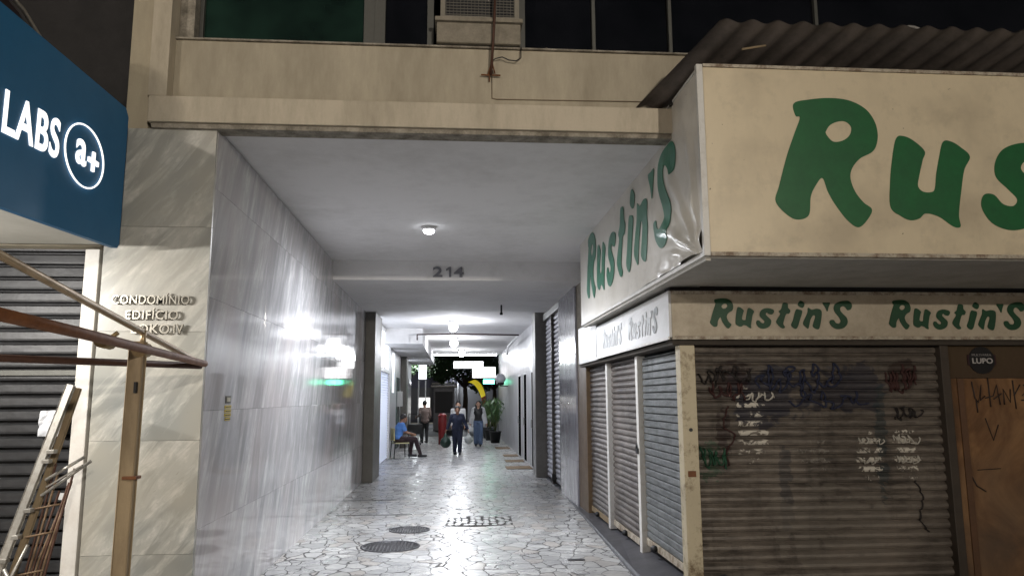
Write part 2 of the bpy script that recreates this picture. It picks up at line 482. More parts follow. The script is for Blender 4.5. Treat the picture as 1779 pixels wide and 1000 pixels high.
# ------------------------------------------------------------------ ground
def floor_mat():
    N = NT('crazy_paving_marble')
    wob = N.noise(1.1, 3, .5)
    v0 = N.tc.outputs['Object']
    add = N.n('ShaderNodeVectorMath', operation='ADD')
    ns = N.n('ShaderNodeTexNoise'); ns.inputs['Scale'].default_value = 3.2; ns.inputs['Detail'].default_value = 3
    N.l(v0, ns.inputs['Vector'])
    sc = N.n('ShaderNodeVectorMath', operation='SCALE'); sc.inputs['Scale'].default_value = .16
    N.l(ns.outputs['Color'], sc.inputs[0]); N.l(v0, add.inputs[0]); N.l(sc.outputs[0], add.inputs[1])
    mp = N.mapping((1, .82, 1), src=add.outputs[0])
    vo = N.n('ShaderNodeTexVoronoi', feature='DISTANCE_TO_EDGE'); vo.inputs['Scale'].default_value = 5.6
    vc = N.n('ShaderNodeTexVoronoi', feature='F1'); vc.inputs['Scale'].default_value = 5.6
    N.l(mp, vo.inputs['Vector']); N.l(mp, vc.inputs['Vector'])
    sep = N.n('ShaderNodeSeparateXYZ'); N.l(vc.outputs['Color'], sep.inputs[0])
    # how wide and dark a joint is changes over the floor
    wide = N.math('ADD', N.math('MULTIPLY', N.noise(1.3, 5, .7), .28), -.095)
    e = N.math('DIVIDE', vo.outputs['Distance'], N.math('MAXIMUM', wide, .018))
    joint = N.ramp(e, [(.35, (1, 1, 1)), (1.0, (0, 0, 0))])
    st = N.mix(sep.outputs[0], (.38, .385, .375), (.64, .64, .62))
    veins = N.noise(7, 6, .7, N.mapping((1, 2.2, 1), (0, 0, .5)), 1.0)
    st = N.mix(N.ramp(veins, [(.40, (.7, .7, .7)), (.56, (0, 0, 0))]), st, (.25, .25, .27))
    st = N.mix(N.ramp(sep.outputs[1], [(.80, (0, 0, 0)), (.86, (.5, .5, .5))], 'LINEAR'), st, (.42, .37, .32))
    dirt = N.noise(.7, 5, .65)
    st = N.mix(N.ramp(dirt, [(.42, (0, 0, 0)), (.72, (.45, .45, .45))]), st, (.19, .19, .20))
    c = N.mix(N.math('MULTIPLY', joint, .92), st, (.035, .033, .032))
    N.base(c)
    r = N.math('ADD', N.math('MULTIPLY', N.noise(2.2, 5, .7), .44), .08)
    N.rough(N.math('ADD', r, N.math('MULTIPLY', joint, .4), clamp=True))
    h = N.math('MULTIPLY', joint, -1.0)
    b1 = N.bump(h, .35, .006)
    N.bump(N.noise(2.5, 3), .16, .02, b1)
    return N.m
FLOOR = floor_mat()
fl = MB(); fl.add([(-14, -14, 0), (14, -14, 0), (14, 34.5, 0), (-14, 34.5, 0)], [(0, 1, 2, 3)])
tag(fl.build('passage_floor', FLOOR), kind='structure')
ASPH = dirty('asphalt', (.045, .045, .048), (.03, .03, .032), .55, 2, bump=.5)
g = MB(); g.add([(-150, 34.504, -.12), (150, 34.504, -.12), (150, 300, -.12), (-150, 300, -.12)], [(0, 1, 2, 3)])
tag(g.build('road', ASPH), kind='structure')
g = MB(); g.box(-14, 14, 34.5, 34.72, -.14, .004, .0)
tag(g.build('kerb', CONC), kind='structure')
g = MB(); g.add([(-150, -300, -.03), (150, -300, -.03), (150, 34.5, -.03), (-150, 34.5, -.03)], [(0, 1, 2, 3)])
tag(g.build('ground', ASPH), kind='structure')

# dark stone threshold in front of the right-hand shutters (rises towards the street)
g = MB()
pts = [(1.72, 5.9), (1.74, 7.39), (1.90, 11.65), (1.99, 13.8), (1.99, 16.4)]
vs = []; fs = []
for (x, y) in pts:
    zt = .012 + max(0, (11.8 - y)) * .031
    vs += [(x, y, -.01), (x, y, zt * .15 + .006), (x + .02, y, zt * .3 + .008), (2.35, y, zt + .012), (2.35, y, -.01)]
for i in range(len(pts) - 1):
    for k in range(4):
        fs.append((i * 5 + k, i * 5 + k + 1, (i + 1) * 5 + k + 1, (i + 1) * 5 + k))
fs.append((0, 1, 2, 3, 4))
g.add(vs, fs)
tag(g.build('threshold', DARKSTONE), kind='structure')

# ------------------------------------------------------------------ passage shell
XL, XR = -1.87, 2.0
Y0 = 5.77
def slab_wall(mb, axis, plane, thick, u0, u1, z0, z1, du, dz, uoff=0, zoff=0, gap=.002, bev=.001):
    """stone slabs with open joints on a plane. axis 'x': plane is x=plane, u is y; axis 'y': plane is y"""
    u = u0 - uoff
    while u < u1 - .01:
        a, b = max(u, u0), min(u + du, u1)
        z = z0 - zoff
        while z < z1 - .01:
            c, d = max(z, z0), min(z + dz, z1)
            if b - a > .02 and d - c > .02:
                j = random.uniform(0, .0015)
                if axis == 'x': mb.box(min(plane, plane + thick), max(plane, plane + thick) , a + gap / 2, b - gap / 2, c + gap / 2, d - gap / 2, bev)
                else: mb.box(a + gap / 2, b - gap / 2, plane + j, plane + thick, c + gap / 2, d - gap / 2, bev)
            z += dz
        u += du

t = thing('marble_wall', 'long polished grey marble wall of the passage, reflecting the ceiling lamps', 'wall', (XL, 10, 0))
g = MB(); slab_wall(g, 'x', XL, -.03, Y0 + .012, 15.8, 0, 3.82, 1.9, .86, .2, .1)
g.build('slab_cladding', MARBLE_WALL, t)
g = MB(); g.box(XL - .2, XL - .034, Y0 + .05, 15.8, 0, 3.9)
g.build('backing', DARKSTONE, t)

g = MB(); g.box(XL - .2, XR + 2.2, 5.86, 11.45, 3.83, 4.0)
g.box(XL - .2, 2.6, 11.45, 15.6, 3.525, 4.0)
g.box(XL - .2, 2.6, 15.6, 33.2, 3.60, 4.0)
tag(g.build('passage_ceiling', CEIL), kind='structure')
# dropped duct along the left, far part
g = MB(); g.box(XL, -.85, 20.3, 33.0, 3.18, 3.62, .01)
tag(g.build('ceiling_duct', CEIL), 'boxed-in white duct dropped below the passage ceiling on the far left', 'duct')

def pilaster(x0, x1, y0, y1, z1, mat, label):
    g = MB(); g.box(x0, x1, y0, y1, 0, z1, .012)
    o = g.build('pillar', mat)
    return tag(o, label, 'pillar')
pilaster(XL, -1.655, 15.8, 17.2, 3.53, PILLAR, 'dark brown pillar at the end of the polished marble wall')
pilaster(1.80, XR + .1, 16.4, 17.0, 3.62, PILLAR_R, 'grey-brown pillar between the closed grey shutter and the black doorways')
pilaster(XL, -1.66, 26.6, 27.4, 3.2, PILLAR, 'dark pillar beyond the seated person, on the left of the passage')

# left shop front, brightly lit
LITPANEL = glow('lit_shop_glass', (.86, .91, 1.0), 1.3)
t = thing('lit_storefront', 'brightly lit white shop front with a louvred door, past the dark brown pillar', 'shop front', (XL, 20, 0))
g = MB(); g.box(XL - .06, XL - .02, 17.35, 21.9, 2.5, 3.55)
g.build('lit_window', LITPANEL, t)
g = MB()
for k in range(34):
    z = .06 + k * .07
    g.add([(XL - .01, 17.45, z), (XL - .01, 21.8, z), (XL - .05, 21.8, z + .062), (XL - .05, 17.45, z + .062)], [(0, 1, 2, 3)])
g.box(XL - .09, XL - .055, 17.45, 21.8, .02, 2.46)
g.build('louvred_door', glow('glowing_louvre', (.80, .86, 1.0), .10), t)  # the door's lit look is put into its material as faint emission
g = MB()
for y in (17.25, 21.8): g.box(XL - .08, XL + .03, y, y + .14, 0, 3.58, .008)
g.box(XL - .08, XL + .025, 17.39, 21.8, 2.42, 2.52, .008); g.box(XL - .08, XL + .025, 17.39, 21.8, 3.5, 3.58, .008)
for y in (18.9, 20.4): g.box(XL - .08, XL + .02, y, y + .05, 2.52, 3.5)
g.build('frame', WHITE, t)
t = thing('shop_wall', 'pale tiled wall with lit window strips behind the seated person', 'wall', (XL, 24, 0))
g = MB(); g.box(XL - .2, XL, 21.95, 26.6, 0, 3.6); g.box(XL - .2, XL, 27.4, 33.2, 0, 3.6)
g.build('wall_panel', WHITEWALL, t)
g = MB(); g.box(XL - .01, XL + .012, 23.0, 23.5, 1.9, 3.1); g.build('lit_window', LITPANEL, t)
g = MB(); g.box(XL - .01, XL + .012, 28.6, 29.8, 1.75, 3.1); g.build('lit_window', LITPANEL, t)
g = MB(); g.box(XL - .01, XL + .012, 28.6, 29.8, .1, 1.65); g.box(XL - .01, XL + .014, 24.6, 26.0, .1, 2.4); g.build('door', plain('teal_glass', (.03, .08, .08), .15), t)
g = MB(); g.box(XL, XL + .16, 25.0, 25.5, 1.45, 1.95, .01); tag(g.build('meter_box', plain('grey_box', (.42, .42, .42), .5)), 'grey meter box on the wall above the seated person', 'box')

# right-hand side, far part: white wall pierced by black doorways
t = thing('white_wall', 'white tiled wall with three black doorways, right side of the passage', 'wall', (XR, 24, 0))
doors = [(18.25, 19.15), (20.45, 21.25), (22.15, 23.05)]
g = MB(); y = 17.0
for a, b in doors:
    slab_wall(g, 'x', XR, .12, y, a, 0, 3.6, .9, .9); g.box(XR, XR + .12, a, b, 2.36, 3.6); y = b
slab_wall(g, 'x', XR, .12, y, 33.2, 0, 3.6, 1.2, .9)
g.build('tiled_wall', WHITEWALL, t)
for a, b in doors:
    g = MB(); g.box(XR + .004, XR + .10, a + .003, b - .003, 0, 2.357); f = g.build('doorway', HOLE, t)  # flush black panel: the recess's darkness is put into its colour
    g = MB(); g.box(XR - .008, XR + .02, a - .05, a, 0, 2.41, .003); g.box(XR - .008, XR + .02, b, b + .05, 0, 2.41, .003)
    g.box(XR - .008, XR + .02, a, b, 2.36, 2.41, .003); g.build('door_frame', WHITE, f)
    g = MB(); g.tube([(XR + .004, b - .12, .95), (XR - .03, b - .12, .97), (XR - .03, b - .12, 1.15), (XR + .004, b - .12, 1.17)], .012, 6); g.build('handle', ALU, f)

# grey shutter + marble pier on the right
def shutter(axis, plane, u0, u1, z0, z1, pitch, depth, sign=-1, prof=None, jitter=0.0):
    """interlocking roller slats as one mesh; sign is the side the slats bulge to"""
    prof = prof or [(0, 0), (.10, .75), (.35, 1), (.62, .85), (.86, .25), (.93, 0)]
    mb = MB(); vs = []; fs = []
    n = int((z1 - z0) / pitch); nu = 16 if jitter else 1
    rows = []
    for k in range(n + 1):
        for a, d in prof:
            z = z0 + (k + a) * pitch
            if z > z1: break
            rows.append((z, d * depth))
    for (z, d) in rows:
        for i in range(nu + 1):
            u = u0 + (u1 - u0) * i / nu
            p = plane + sign * d + (jitter * noise.noise((u * 2.1, z * 1.7, plane)) if jitter else 0)
            zz = z + (jitter * .5 * noise.noise((u * 1.3, z * 9, 4.2)) if jitter else 0)
            vs.append((p, u, zz) if axis == 'x' else (u, p, zz))
    w = nu + 1
    for r in range(len(rows) - 1):
        for i in range(nu):
            fs.append((r * w + i, r * w + i + 1, (r + 1) * w + i + 1, (r + 1) * w + i))
    mb.add(vs, fs)
    return mb
t = thing('roller_shutter', 'tall pale grey roller shutter far down the right side, beside the grey pillar', 'roller shutter', (XR, 15, 0))
sh = shutter_mat('grey_shutter', (.42, .42, .46), (.30, .30, .33))
shutter('x', XR + .06, 13.84, 16.3, .05, 3.4, .095, .03).build('curtain', sh, t, fix=False)
g = MB(); g.box(XR - .03, XR + .10, 13.80, 13.86, .02, 3.52, .004); g.box(XR - .02, XR + .1, 15.0, 15.05, .02, 3.5, .004)
g.build('guide_rail', PILLAR, t)
g = MB(); g.box(XR + .05, XR + .03 - .06, 14.9, 15.0, .08, .2, .01); g.build('padlock', BLACK, t)
g = MB(); g.box(XR - .02, XR + .25, 13.8, 16.38, 3.40, 3.55, .01); g.build('roller_box', PILLAR_R, t)

t = thing('marble_pier', 'grey marble pier between the brown shutters and the grey shutter', 'wall', (XR, 12.5, 0))
g = MB(); slab_wall(g, 'x', XR - .03, .03, 11.95, 13.78, 0, 3.82, .95, .9, 0, .2); g.build('slab_cladding', MARBLE_R, t)
g = MB(); g.box(XR + .004, XR + .3, 11.3, 13.8, 0, 3.83); g.build('core', CONC, t)
t = thing('wall_above_shop', 'plain plaster wall above the corner shop shutters inside the passage', 'wall', (2.2, 9, 3))
g = MB(); g.box(2.12, 2.35, 6.62, 11.3, 2.66, 3.83); g.build('plaster', CEIL, t)
g = MB(); g.box(2.36, 2.5, 6.9, 33.0, 0, 3.9); g.build('back_wall', DARKWALL, t)

# ------------------------------------------------------------------ ceiling lamps of the passage
def ceiling_lamp(x, y, z, watts, r, label):
    t = thing('ceiling_lamp', label, 'lamp', (x, y, z), 'round lamps on the passage ceiling')
    g = MB(); g.lathe((x, y, z), [(0, 0), (r * 1.25, 0), (r * 1.25, -.03), (r * .9, -.045), (0, -.045)], 24); g.build('rim', WHITE, t)
    if r > .08: g = MB(); g.sphere((x, y, z - .04 - r), r, 1, 1, 1, 20)
    else: g = MB(); g.sphere((x, y, z - .05), r, 1, 1, .6, 20)
    g.build('bulb', glow('lamp_glass', (.93, .96, 1.0), 14), t)
    ld = bpy.data.lights.new('lamp_light', 'SPOT' if r < .08 else 'POINT'); ld.energy = watts; ld.color = (.93, .95, 1.0); ld.shadow_soft_size = r
    if r < .08: ld.spot_size = rad(180); ld.spot_blend = .85
    lo = bpy.data.objects.new('lamp_light', ld); link(lo, t); lo.location = (0, 0, -.05 - r * (.75 if r < .08 else 2.1))
    return t
ceiling_lamp(-.322, 9.12, 3.83, CORRIDOR_W[0], .072, 'small round lamp nearest the street, on the smooth ceiling before the number beam')
ceiling_lamp(-.02, 18.2, 3.60, CORRIDOR_W[1], .115, 'big round lamp just past the beam, second from the street')
ceiling_lamp(-.0, 23.4, 3.60, CORRIDOR_W[2], .13, 'big round lamp beyond the thin pipe, third from the street')
ceiling_lamp(.3, 29.2, 3.60, CORRIDOR_W[3], .12, 'round lamp at the far end, fourth from the street')

t = thing('house_number', 'dark metal number 214 on the beam across the passage', 'number sign', (-.1, 11.45, 3.63))
NUM = plain('number_metal', (.16, .16, .18), .5)
for ch, a, b in (('2', -.335, -.185), ('1', -.135, -.045), ('4', -.01, .145)):
    if ch == '1':
        g = MB(); g.prism([(-.085, 3.575), (-.050, 3.575), (-.050, 3.735), (-.080, 3.735), (-.130, 3.700), (-.130, 3.672), (-.085, 3.694)], 'y', 11.418, 11.442)
        g.build('digit', NUM, t)
    else: text_xz(ch, a, b, 3.575, 3.735, 11.43, 'digit', NUM, t, .025, .02)

# thin pipe under the far ceiling, conduit stub, round lamp
g = MB(); g.tube([(-.98, 19.9, 3.25), (-.98, 19.9, 3.40), (0, 19.9, 3.42), (1.75, 19.9, 3.39)], .022, 8)
tag(g.build('pipe', plain('dark_pipe', (.05, .03, .03), .6)), 'thin dark pipe running across under the far ceiling', 'pipe')
g = MB(); g.tube([(1.72, 19.9, 3.36), (1.72, 23.5, 3.34), (1.72, 24, 3.1)], .03, 8)
tag(g.build('conduit', WHITE), 'white conduit high on the right wall past the thin pipe', 'pipe')
g = MB(); g.tube([(.93, 14.5, 3.53), (.93, 14.5, 3.35)], .018, 8); g.tube([(.93, 14.5, 3.37), (.93, 14.5, 3.33)], .03, 8)
tag(g.build('ceiling_hook', BLACK), 'short black stub hanging from the ceiling on the right', 'hook')
t = thing('wall_lamp', 'unlit grey globe lamp on a bracket, far down the right wall', 'wall lamp', (XR, 27.5, 2.4))
g = MB(); g.tube([(XR, 27.5, 2.15), (1.72, 27.5, 2.15), (1.72, 27.5, 2.25)], .02, 8); g.lathe((1.72, 27.5, 2.18), [(0, 0), (.12, 0), (.15, .10), (.1, .1)], 16); g.build('bracket', BLACK, t)
g = MB(); g.sphere((1.72, 27.5, 2.42), .20, 1, 1, .95, 18); g.build('globe', plain('frosted_glass', (.55, .56, .60), .3), t)

# ------------------------------------------------------------------ apartment building front
apt = thing('apartment_building', 'cream apartment building with dark windows above the passage entrance', 'building', (0, 6, 0))
# marble column
g = MB()
slab_wall(g, 'y', Y0 - .03, .03, -2.66, XL + .0, .2, 3.80, .80, .805, 0, -.07 + .805 - .33)
g.build('marble_column', MARBLE_COL, apt)
g = MB(); g.box(-2.66, XL - .04, Y0 + .005, Y0 + .6, 0, 3.8); g.build('column_core', CONC, apt)
# pilaster + left stub
g = MB(); g.box(-2.575, -2.405, Y0 - .02, Y0 + .3, 3.80, 7.5, .004); g.build('pilaster', dirty('ochre_plaster', (.43, .375, .27), (.29, .25, .19), .8, 3, streak=True), apt)
g = MB(); g.box(-2.405, -2.262, Y0 - .06, Y0 + .3, 4.06, 7.5, .004); g.build('pilaster', CREAM2, apt)
# fascia beam with soffit lip
g = MB(); g.box(-2.38, 3.4, Y0 - .10, Y0 + .2, 3.835, 4.045, .008); g.build('fascia_beam', CREAM2, apt)
g = MB(); g.box(-2.36, 3.4, Y0 - .07, Y0 + .1, 3.795, 3.833, .006); g.build('soffit_lip', EDGE_DIRT, apt)
# spandrel wall
g = MB(); g.box(-2.262, 8, Y0 + .06, Y0 + .3, 4.045, 4.585, .004); g.build('spandrel', CREAM, apt)
g = MB(); g.box(-2.262, 8, Y0 + .035, Y0 + .3, 4.587, 4.602, .003); g.build('sill', EDGE_DIRT, apt)
# windows: frame + panes
def window(x0, x1, z0, z1, mullions, glass, nm='window', yy=5.99):
    g = MB()
    g.box(x0, x1, yy - .03, yy + .03, z0, z0 + .03, .003)
    g.box(x0, x1, yy - .03, yy + .03, z1 - .03, z1, .003)
    for mx, mw in mullions: g.box(mx, mx + mw, yy - .035, yy + .035, z0 + .03, z1 - .03, .003)
    f = g.build(nm, ALU_FR, apt)
    g = MB(); g.box(x0, x1, yy + .005, yy + .012, z0 + .01, z1 - .01); g.build('pane', glass, f)
    return f
window(-2.13, -.69, 4.604, 6.6, [(-2.13, .03), (-.78, .09)], GLASS_G)
window(-.69, -.185, 4.604, 6.6, [(-.69, .09), (-.245, .055)], GLASS_B)
window(.54, 3.2, 4.604, 6.6, [(.54, .055), (1.18, .03), (1.86, .03)], GLASS_B)
window(3.2, 8.0, 4.604, 6.6, [(3.2, .03), (5.3, .03)], GLASS_B)
g = MB(); g.box(-2.8, 8.2, 6.3, 6.6, 4.05, 8); g.build('rear_wall', DARKWALL, apt)
g = MB(); g.box(-2.8, 8.2, 5.9, 6.6, 6.6, 8); g.build('upper_wall', CREAM, apt)
g = MB(); g.box(-2.255, -2.14, 5.87, 6.05, 4.604, 6.6); g.build('window_reveal', EDGE_DIRT, apt)
# slit in the fascia, stains
g = MB(); g.box(-.985, -.825, Y0 + .045, Y0 + .07, 4.065, 4.078, .001); g.build('drain_slit', BLACK, apt)
# shelf under the air conditioner
g = MB(); g.box(-.16, .54, Y0 + .0, 6.0, 4.612, 4.79, .012); g.box(-.175, .555, Y0 - .03, 6.0, 4.79, 4.825, .006)
g.build('concrete_ledge', CONC, apt)

t = thing('air_conditioner', 'old window air conditioner with a wire grille on a concrete ledge', 'air conditioner', (.2, 5.85, 4.83))
g = MB(); g.box(-.13, -.09, 5.79, 6.1, 4.828, 5.5, .004); g.box(.49, .53, 5.79, 6.1, 4.828, 5.5, .004); g.box(-.09, .49, 5.86, 6.1, 4.828, 5.5)
g.box(-.09, .49, 5.79, 5.86, 4.828, 4.86, .003)
g.build('casing', plain('old_beige_metal', (.22, .20, .16), .6), t)
g = MB()
for k in range(24): g.box(-.09, .49, 5.802, 5.808, 4.875 + k * .026, 4.881 + k * .026)
for k in range(20): g.box(-.085 + k * .03, -.081 + k * .03, 5.798, 5.802, 4.86, 5.5)
g.build('grille', plain('grille_wire', (.16, .15, .13), .5, .4), t)
g = MB(); g.box(-.088, .488, 5.83, 5.858, 4.862, 5.5); g.build('fins', plain('dark_fins', (.03, .03, .032), .6), t)

# rusty bracket and its cables
t = thing('rusty_bracket', 'rusty iron bracket with forked foot on the cream wall below the air conditioner', 'bracket', (.29, 5.8, 4.34))
g = MB(); g.tube([(.325, 5.70, 5.1), (.315, 5.72, 4.75), (.292, 5.78, 4.34)], .011, 8); g.build('rod', PIPE_D, t)
g = MB(); g.tube([(.21, 5.795, 4.345), (.37, 5.795, 4.345)], .007, 6); g.tube([(.298, 5.78, 4.46), (.268, 5.80, 4.35)], .006, 6); g.tube([(.298, 5.78, 4.46), (.325, 5.80, 4.36)], .006, 6)
g.tube([(.28, 5.8, 4.39), (.28, 5.8, 4.29)], .006, 6); g.build('forked_foot', RUSTY, t)
g = MB(); g.tube([(.545, 5.80, 4.60), (.54, 5.79, 4.50), (.50, 5.78, 4.47), (.44, 5.78, 4.475), (.385, 5.78, 4.50), (.33, 5.78, 4.485), (.30, 5.78, 4.46)], .005, 6)
tag(g.build('cable', BLACK), 'black cable looping from the window to the rusty bracket', 'cable')
g = MB(); g.tube([(.30, 5.822, 4.34), (.302, 5.822, 4.155), (.34, 5.822, 4.148), (1.6, 5.822, 4.16)], .004, 6)
tag(g.build('cable', plain('painted_cable', (.22, .17, .11), .7)), 'thin cream-painted cable running along the wall to the corrugated roof', 'cable')

# raised lettering on the column
t = thing('building_sign', 'raised metal letters on the marble column reading CONDOMINIO EDIFICIO', 'sign', (-2.28, 5.73, 2.3))
LET = plain('brushed_letters', (.42, .40, .35), .32, .8)
for txt, a, b, c, d in (('CONDOMÍNIO', -2.555, -1.992, 2.413, 2.497), ('EDIFÍCIO', -2.447, -2.068, 2.298, 2.382), ('LOKO', -2.40, -2.125, 2.192, 2.262), ('IV', -2.095, -2.025, 2.192, 2.262)):
    text_xz(txt, a, b, c, d, 5.712, 'lettering', LET, t, .022, .008, 1.1)

# ------------------------------------------------------------------ hydrant-like notice on the marble wall
t = thing('notice', 'small yellow and black striped notice on the polished marble wall', 'notice', (XL, 6.38, 1.65))
YEL = plain('yellow_sticker', (.55, .42, .04), .5)
def yz(mb, y0, y1, z0, z1, x=XL, th=.004): mb.box(x, x + th, y0, y1, z0, z1)
g = MB(); yz(g, 6.31, 6.45, 1.672, 1.732, XL + .001); g.build('symbol', plain('dark_sticker', (.05, .045, .03), .5), t)
g = MB(); yz(g, 6.335, 6.425, 1.685, 1.72, XL + .006, .002); g.build('symbol_centre', plain('sticker_beige', (.4, .37, .28), .5), t)
for k in range(4):
    z = 1.655 - k * .033
    g = MB(); yz(g, 6.30 + (.02 if k == 3 else 0), 6.47 - (.02 if k == 3 else 0), z - .024, z, XL + .001); g.build('stripe', YEL, t)
    g = MB(); yz(g, 6.315, 6.455, z - .016, z - .009, XL + .006, .002); g.build('dark_line', BLACK, t)

# ------------------------------------------------------------------ floor things
def manhole(x, y, r, label):
    t = thing('manhole_cover', label, 'manhole cover', (x, y, 0), 'manhole covers')
    g = MB(); g.lathe((x, y, .001), [(r, 0), (r, .006), (r * .93, .007), (r * .93, .004), (0, .004)], 40); g.build('rim', CAST, t)
    g = MB()
    for i in range(-7, 8):
        for j in range(-7, 8):
            px, py = i * r / 8.2, j * r / 8.2
            if math.hypot(px, py) < r * .86: g.box(x + px - r * .04, x + px + r * .04, y + py - r * .04, y + py + r * .04, .004, .009)
    g.build('studs', CAST, t)
manhole(-.725, 9.06, .345, 'larger round iron manhole cover nearest the street')
manhole(-.565, 10.15, .27, 'smaller round iron manhole cover behind the larger one')
# repaired patch of small stones
g = MB(); rng = random.Random(3)
for i in range(9):
    for j in range(5):
        cx, cy = -.02 + i * .098 + rng.uniform(-.02, .02), 10.45 + j * .15 + rng.uniform(-.03, .03)
        n = 6; a0 = rng.uniform(0, 1)
        pl = [(cx + .046 * rng.uniform(.75, 1.15) * math.cos(a0 + k * 2 * math.pi / n), cy + .07 * rng.uniform(.75, 1.15) * math.sin(a0 + k * 2 * math.pi / n)) for k in range(n)]
        g.prism(pl, 'z', .003, .010)
st = g
patch = MB(); patch.prism([(-.1, 10.38), (.35, 10.30), (.82, 10.42), (.84, 11.12), (.3, 11.2), (-.06, 11.08)], 'z', .001, .005)
t = thing('paving_patch', 'rough repaired patch of small marble stones in the middle of the floor', 'paving patch', (.37, 10.8, 0))
patch.build('mortar', plain('dark_mortar', (.05, .048, .045), .8), t)
st.build('stones', dirty('patch_stones', (.50, .50, .50), (.30, .30, .31), .3, 6), t)
g = MB(); g.box(-1.84, -.95, 13.09, 13.115, .001, .005); g.box(-1.72, -.6, 11.45, 11.47, .001, .005)
tag(g.build('floor_joints', plain('joint_metal', (.03, .03, .03), .5)), kind='structure')
g = MB(); g.box(1.22, 1.40, 8.08, 8.16, .001, .007)
tag(g.build('floor_drain', CAST), 'small rectangular floor grate near the dark threshold', 'drain')

def mat_thing(y, x0, x1, dy, label):
    g = MB(); g.box(x0, x1, y, y + dy, .001, .016, .004)
    o = g.build('doormat', dirty('mat_%s' % y, (.23, .16, .09), (.13, .09, .06), .95, 9, bump=.6)); tag(o, label, 'doormat', 'doormats outside the black doorways')
mat_thing(18.35, 1.30, 1.93, .7, 'brown doormat outside the nearest black doorway')
mat_thing(20.35, 1.42, 1.93, .65, 'brown doormat second from the grey pillar')
mat_thing(22.3, 1.50, 1.93, .7, 'brown doormat third from the grey pillar')
mat_thing(25.6, 1.45, 1.93, .9, 'brown doormat farthest from the street')

# ------------------------------------------------------------------ left shop: sign box, shutter
SX, SY0, SY1, SZ0, SZ1 = -2.45, 2.2, 5.52, 2.735, 3.85
t = thing('shop_sign', 'dark blue projecting sign box with lit white letters at upper left', 'sign', (SX, 4, 2.7))
g = MB(); g.prism([(SY0, 2.66), (SY1 - .03, 2.795), (SY1, 2.83), (SY1, 3.80), (SY1 - .05, 3.855), (SY0, 3.80)], 'x', SX - .04, SX)
g.build('side_panel', BLUE, t)
g = MB(); g.prism([(SY0, 2.70), (SY1 - .05, 2.83), (SY1 - .05, 3.78), (SY0, 3.74)], 'x', SX - 4.0, SX - .045); g.build('sign_box', BLUE, t)
g = MB(); g.prism([(SY0, 2.688), (SY1 - .05, 2.818), (SY1 - .05, 2.826), (SY0, 2.696)], 'x', SX - 4.0, SX - .06); g.build('soffit', WHITE_SOFFIT, t)
def labs_fn(y0, y1, z0, z1, a0, a1, b0, b1, tilt=.0):
    return lambda x, yy, z: (SX + .004 + z, y0 + (x - a0) / (a1 - a0) * (y1 - y0), z0 + (yy - b0) / (b1 - b0) * (z1 - z0) + tilt * ((x - a0) / (a1 - a0)))
me, a0, a1, b0, b1 = text_mesh('LABS', .005, .016, 1.1)
place_mesh(me, labs_fn(4.035, 4.605, 3.135, 3.385, a0, a1, b0, b1, .035), 'lettering', LIT, t)
me, a0, a1, b0, b1 = text_mesh('a', .005, .018)
place_mesh(me, labs_fn(4.81, 4.945, 3.225, 3.395, a0, a1, b0, b1), 'lettering', LIT, t)
g = MB(); g.prism([(4.965, 3.28), (5.017, 3.28), (5.017, 3.228), (5.047, 3.228), (5.047, 3.28), (5.10, 3.28), (5.10, 3.312), (5.047, 3.312), (5.047, 3.362), (5.017, 3.362), (5.017, 3.312), (4.965, 3.312)], 'x', SX + .002, SX + .014); g.build('plus_symbol', LIT, t)
g = MB()
loop = [(SX + .01, 4.915 + .255 * math.cos(a), 3.295 + .205 * math.sin(a)) for a in [2 * math.pi * k / 48 for k in range(49)]]
g.tube(loop, .006, 6, cap=False); g.build('ring', LIT, t)
# canopy lamp under the box (lights the column)
t2 = thing('canopy_lamp', 'tube lamp under the blue sign box, out to the left', 'lamp', (-3.55, 4.9, 2.62))
g = MB(); g.box(-4.2, -3.4, 4.06, 4.14, 2.66, 2.70, .004); g.build('housing', WHITE, t2)
g = MB(); g.tube([(-4.15, 4.1, 2.635), (-3.45, 4.1, 2.635)], .018, 10); g.build('tube', glow('tube_glass', (1, .95, .85), 20), t2)
ld = bpy.data.lights.new('lamp_light', 'AREA'); ld.shape = 'RECTANGLE'; ld.size = .8; ld.size_y = .06; ld.energy = CANOPY_W; ld.color = (1, .96, .90)
lo = bpy.data.objects.new('lamp_light', ld); link(lo, t2); lo.location = (-.25, -.16, -.03)
lo.rotation_euler = (Vector((-2.3, 5.74, 1.3)) - Vector((-3.8, 4.1, 2.6))).to_track_quat('-Z', 'Y').to_euler()
lo.location = Vector((-3.8, 4.1, 2.6)) - Vector((-3.55, 4.9, 2.62))

t = thing('roller_shutter', 'black roller shutter with deep slats under the blue sign', 'roller shutter', (-4, 5.95, 0))
bs = shutter_mat('black_shutter', (.030, .031, .034), (.055, .055, .058), metal=.3, rough=.38)
shutter('y', 5.97, -6.0, -2.79, .05, 2.9, .10, .035, -1, [(0, 0), (.06, .9), (.2, 1), (.70, .95), (.84, .35), (.90, -.35), (.96, -.3)]).build('curtain', bs, t, fix=False)
g = MB(); g.box(-6, -2.8, 6.03, 6.06, 0, 3.0); g.build('backing', BLACK, t)
g = MB(); g.box(-6, -2.8, 5.915, 5.93, 1.89, 1.93, .002); g.build('lock_bar', ALU_FR, t)
g = MB(); g.box(-2.79, -2.685, 5.74, 6.0, .0, 2.835, .006); g.build('jamb', dirty('white_jamb', (.72, .70, .66), (.55, .50, .45), .5, 4), t)
t = thing('neighbour_building', 'unlit dark building wall beyond the blue sign box', 'building', (-4.5, 6.1, 3))
g = MB(); g.box(-8, -2.6, 6.08, 6.4, 2.9, 8); g.build('wall', DARKWALL, t)
g = MB(); g.box(-6, -2.7, 5.8, 6.08, 2.87, 3.05, .01); g.build('lintel', CREAM, t)
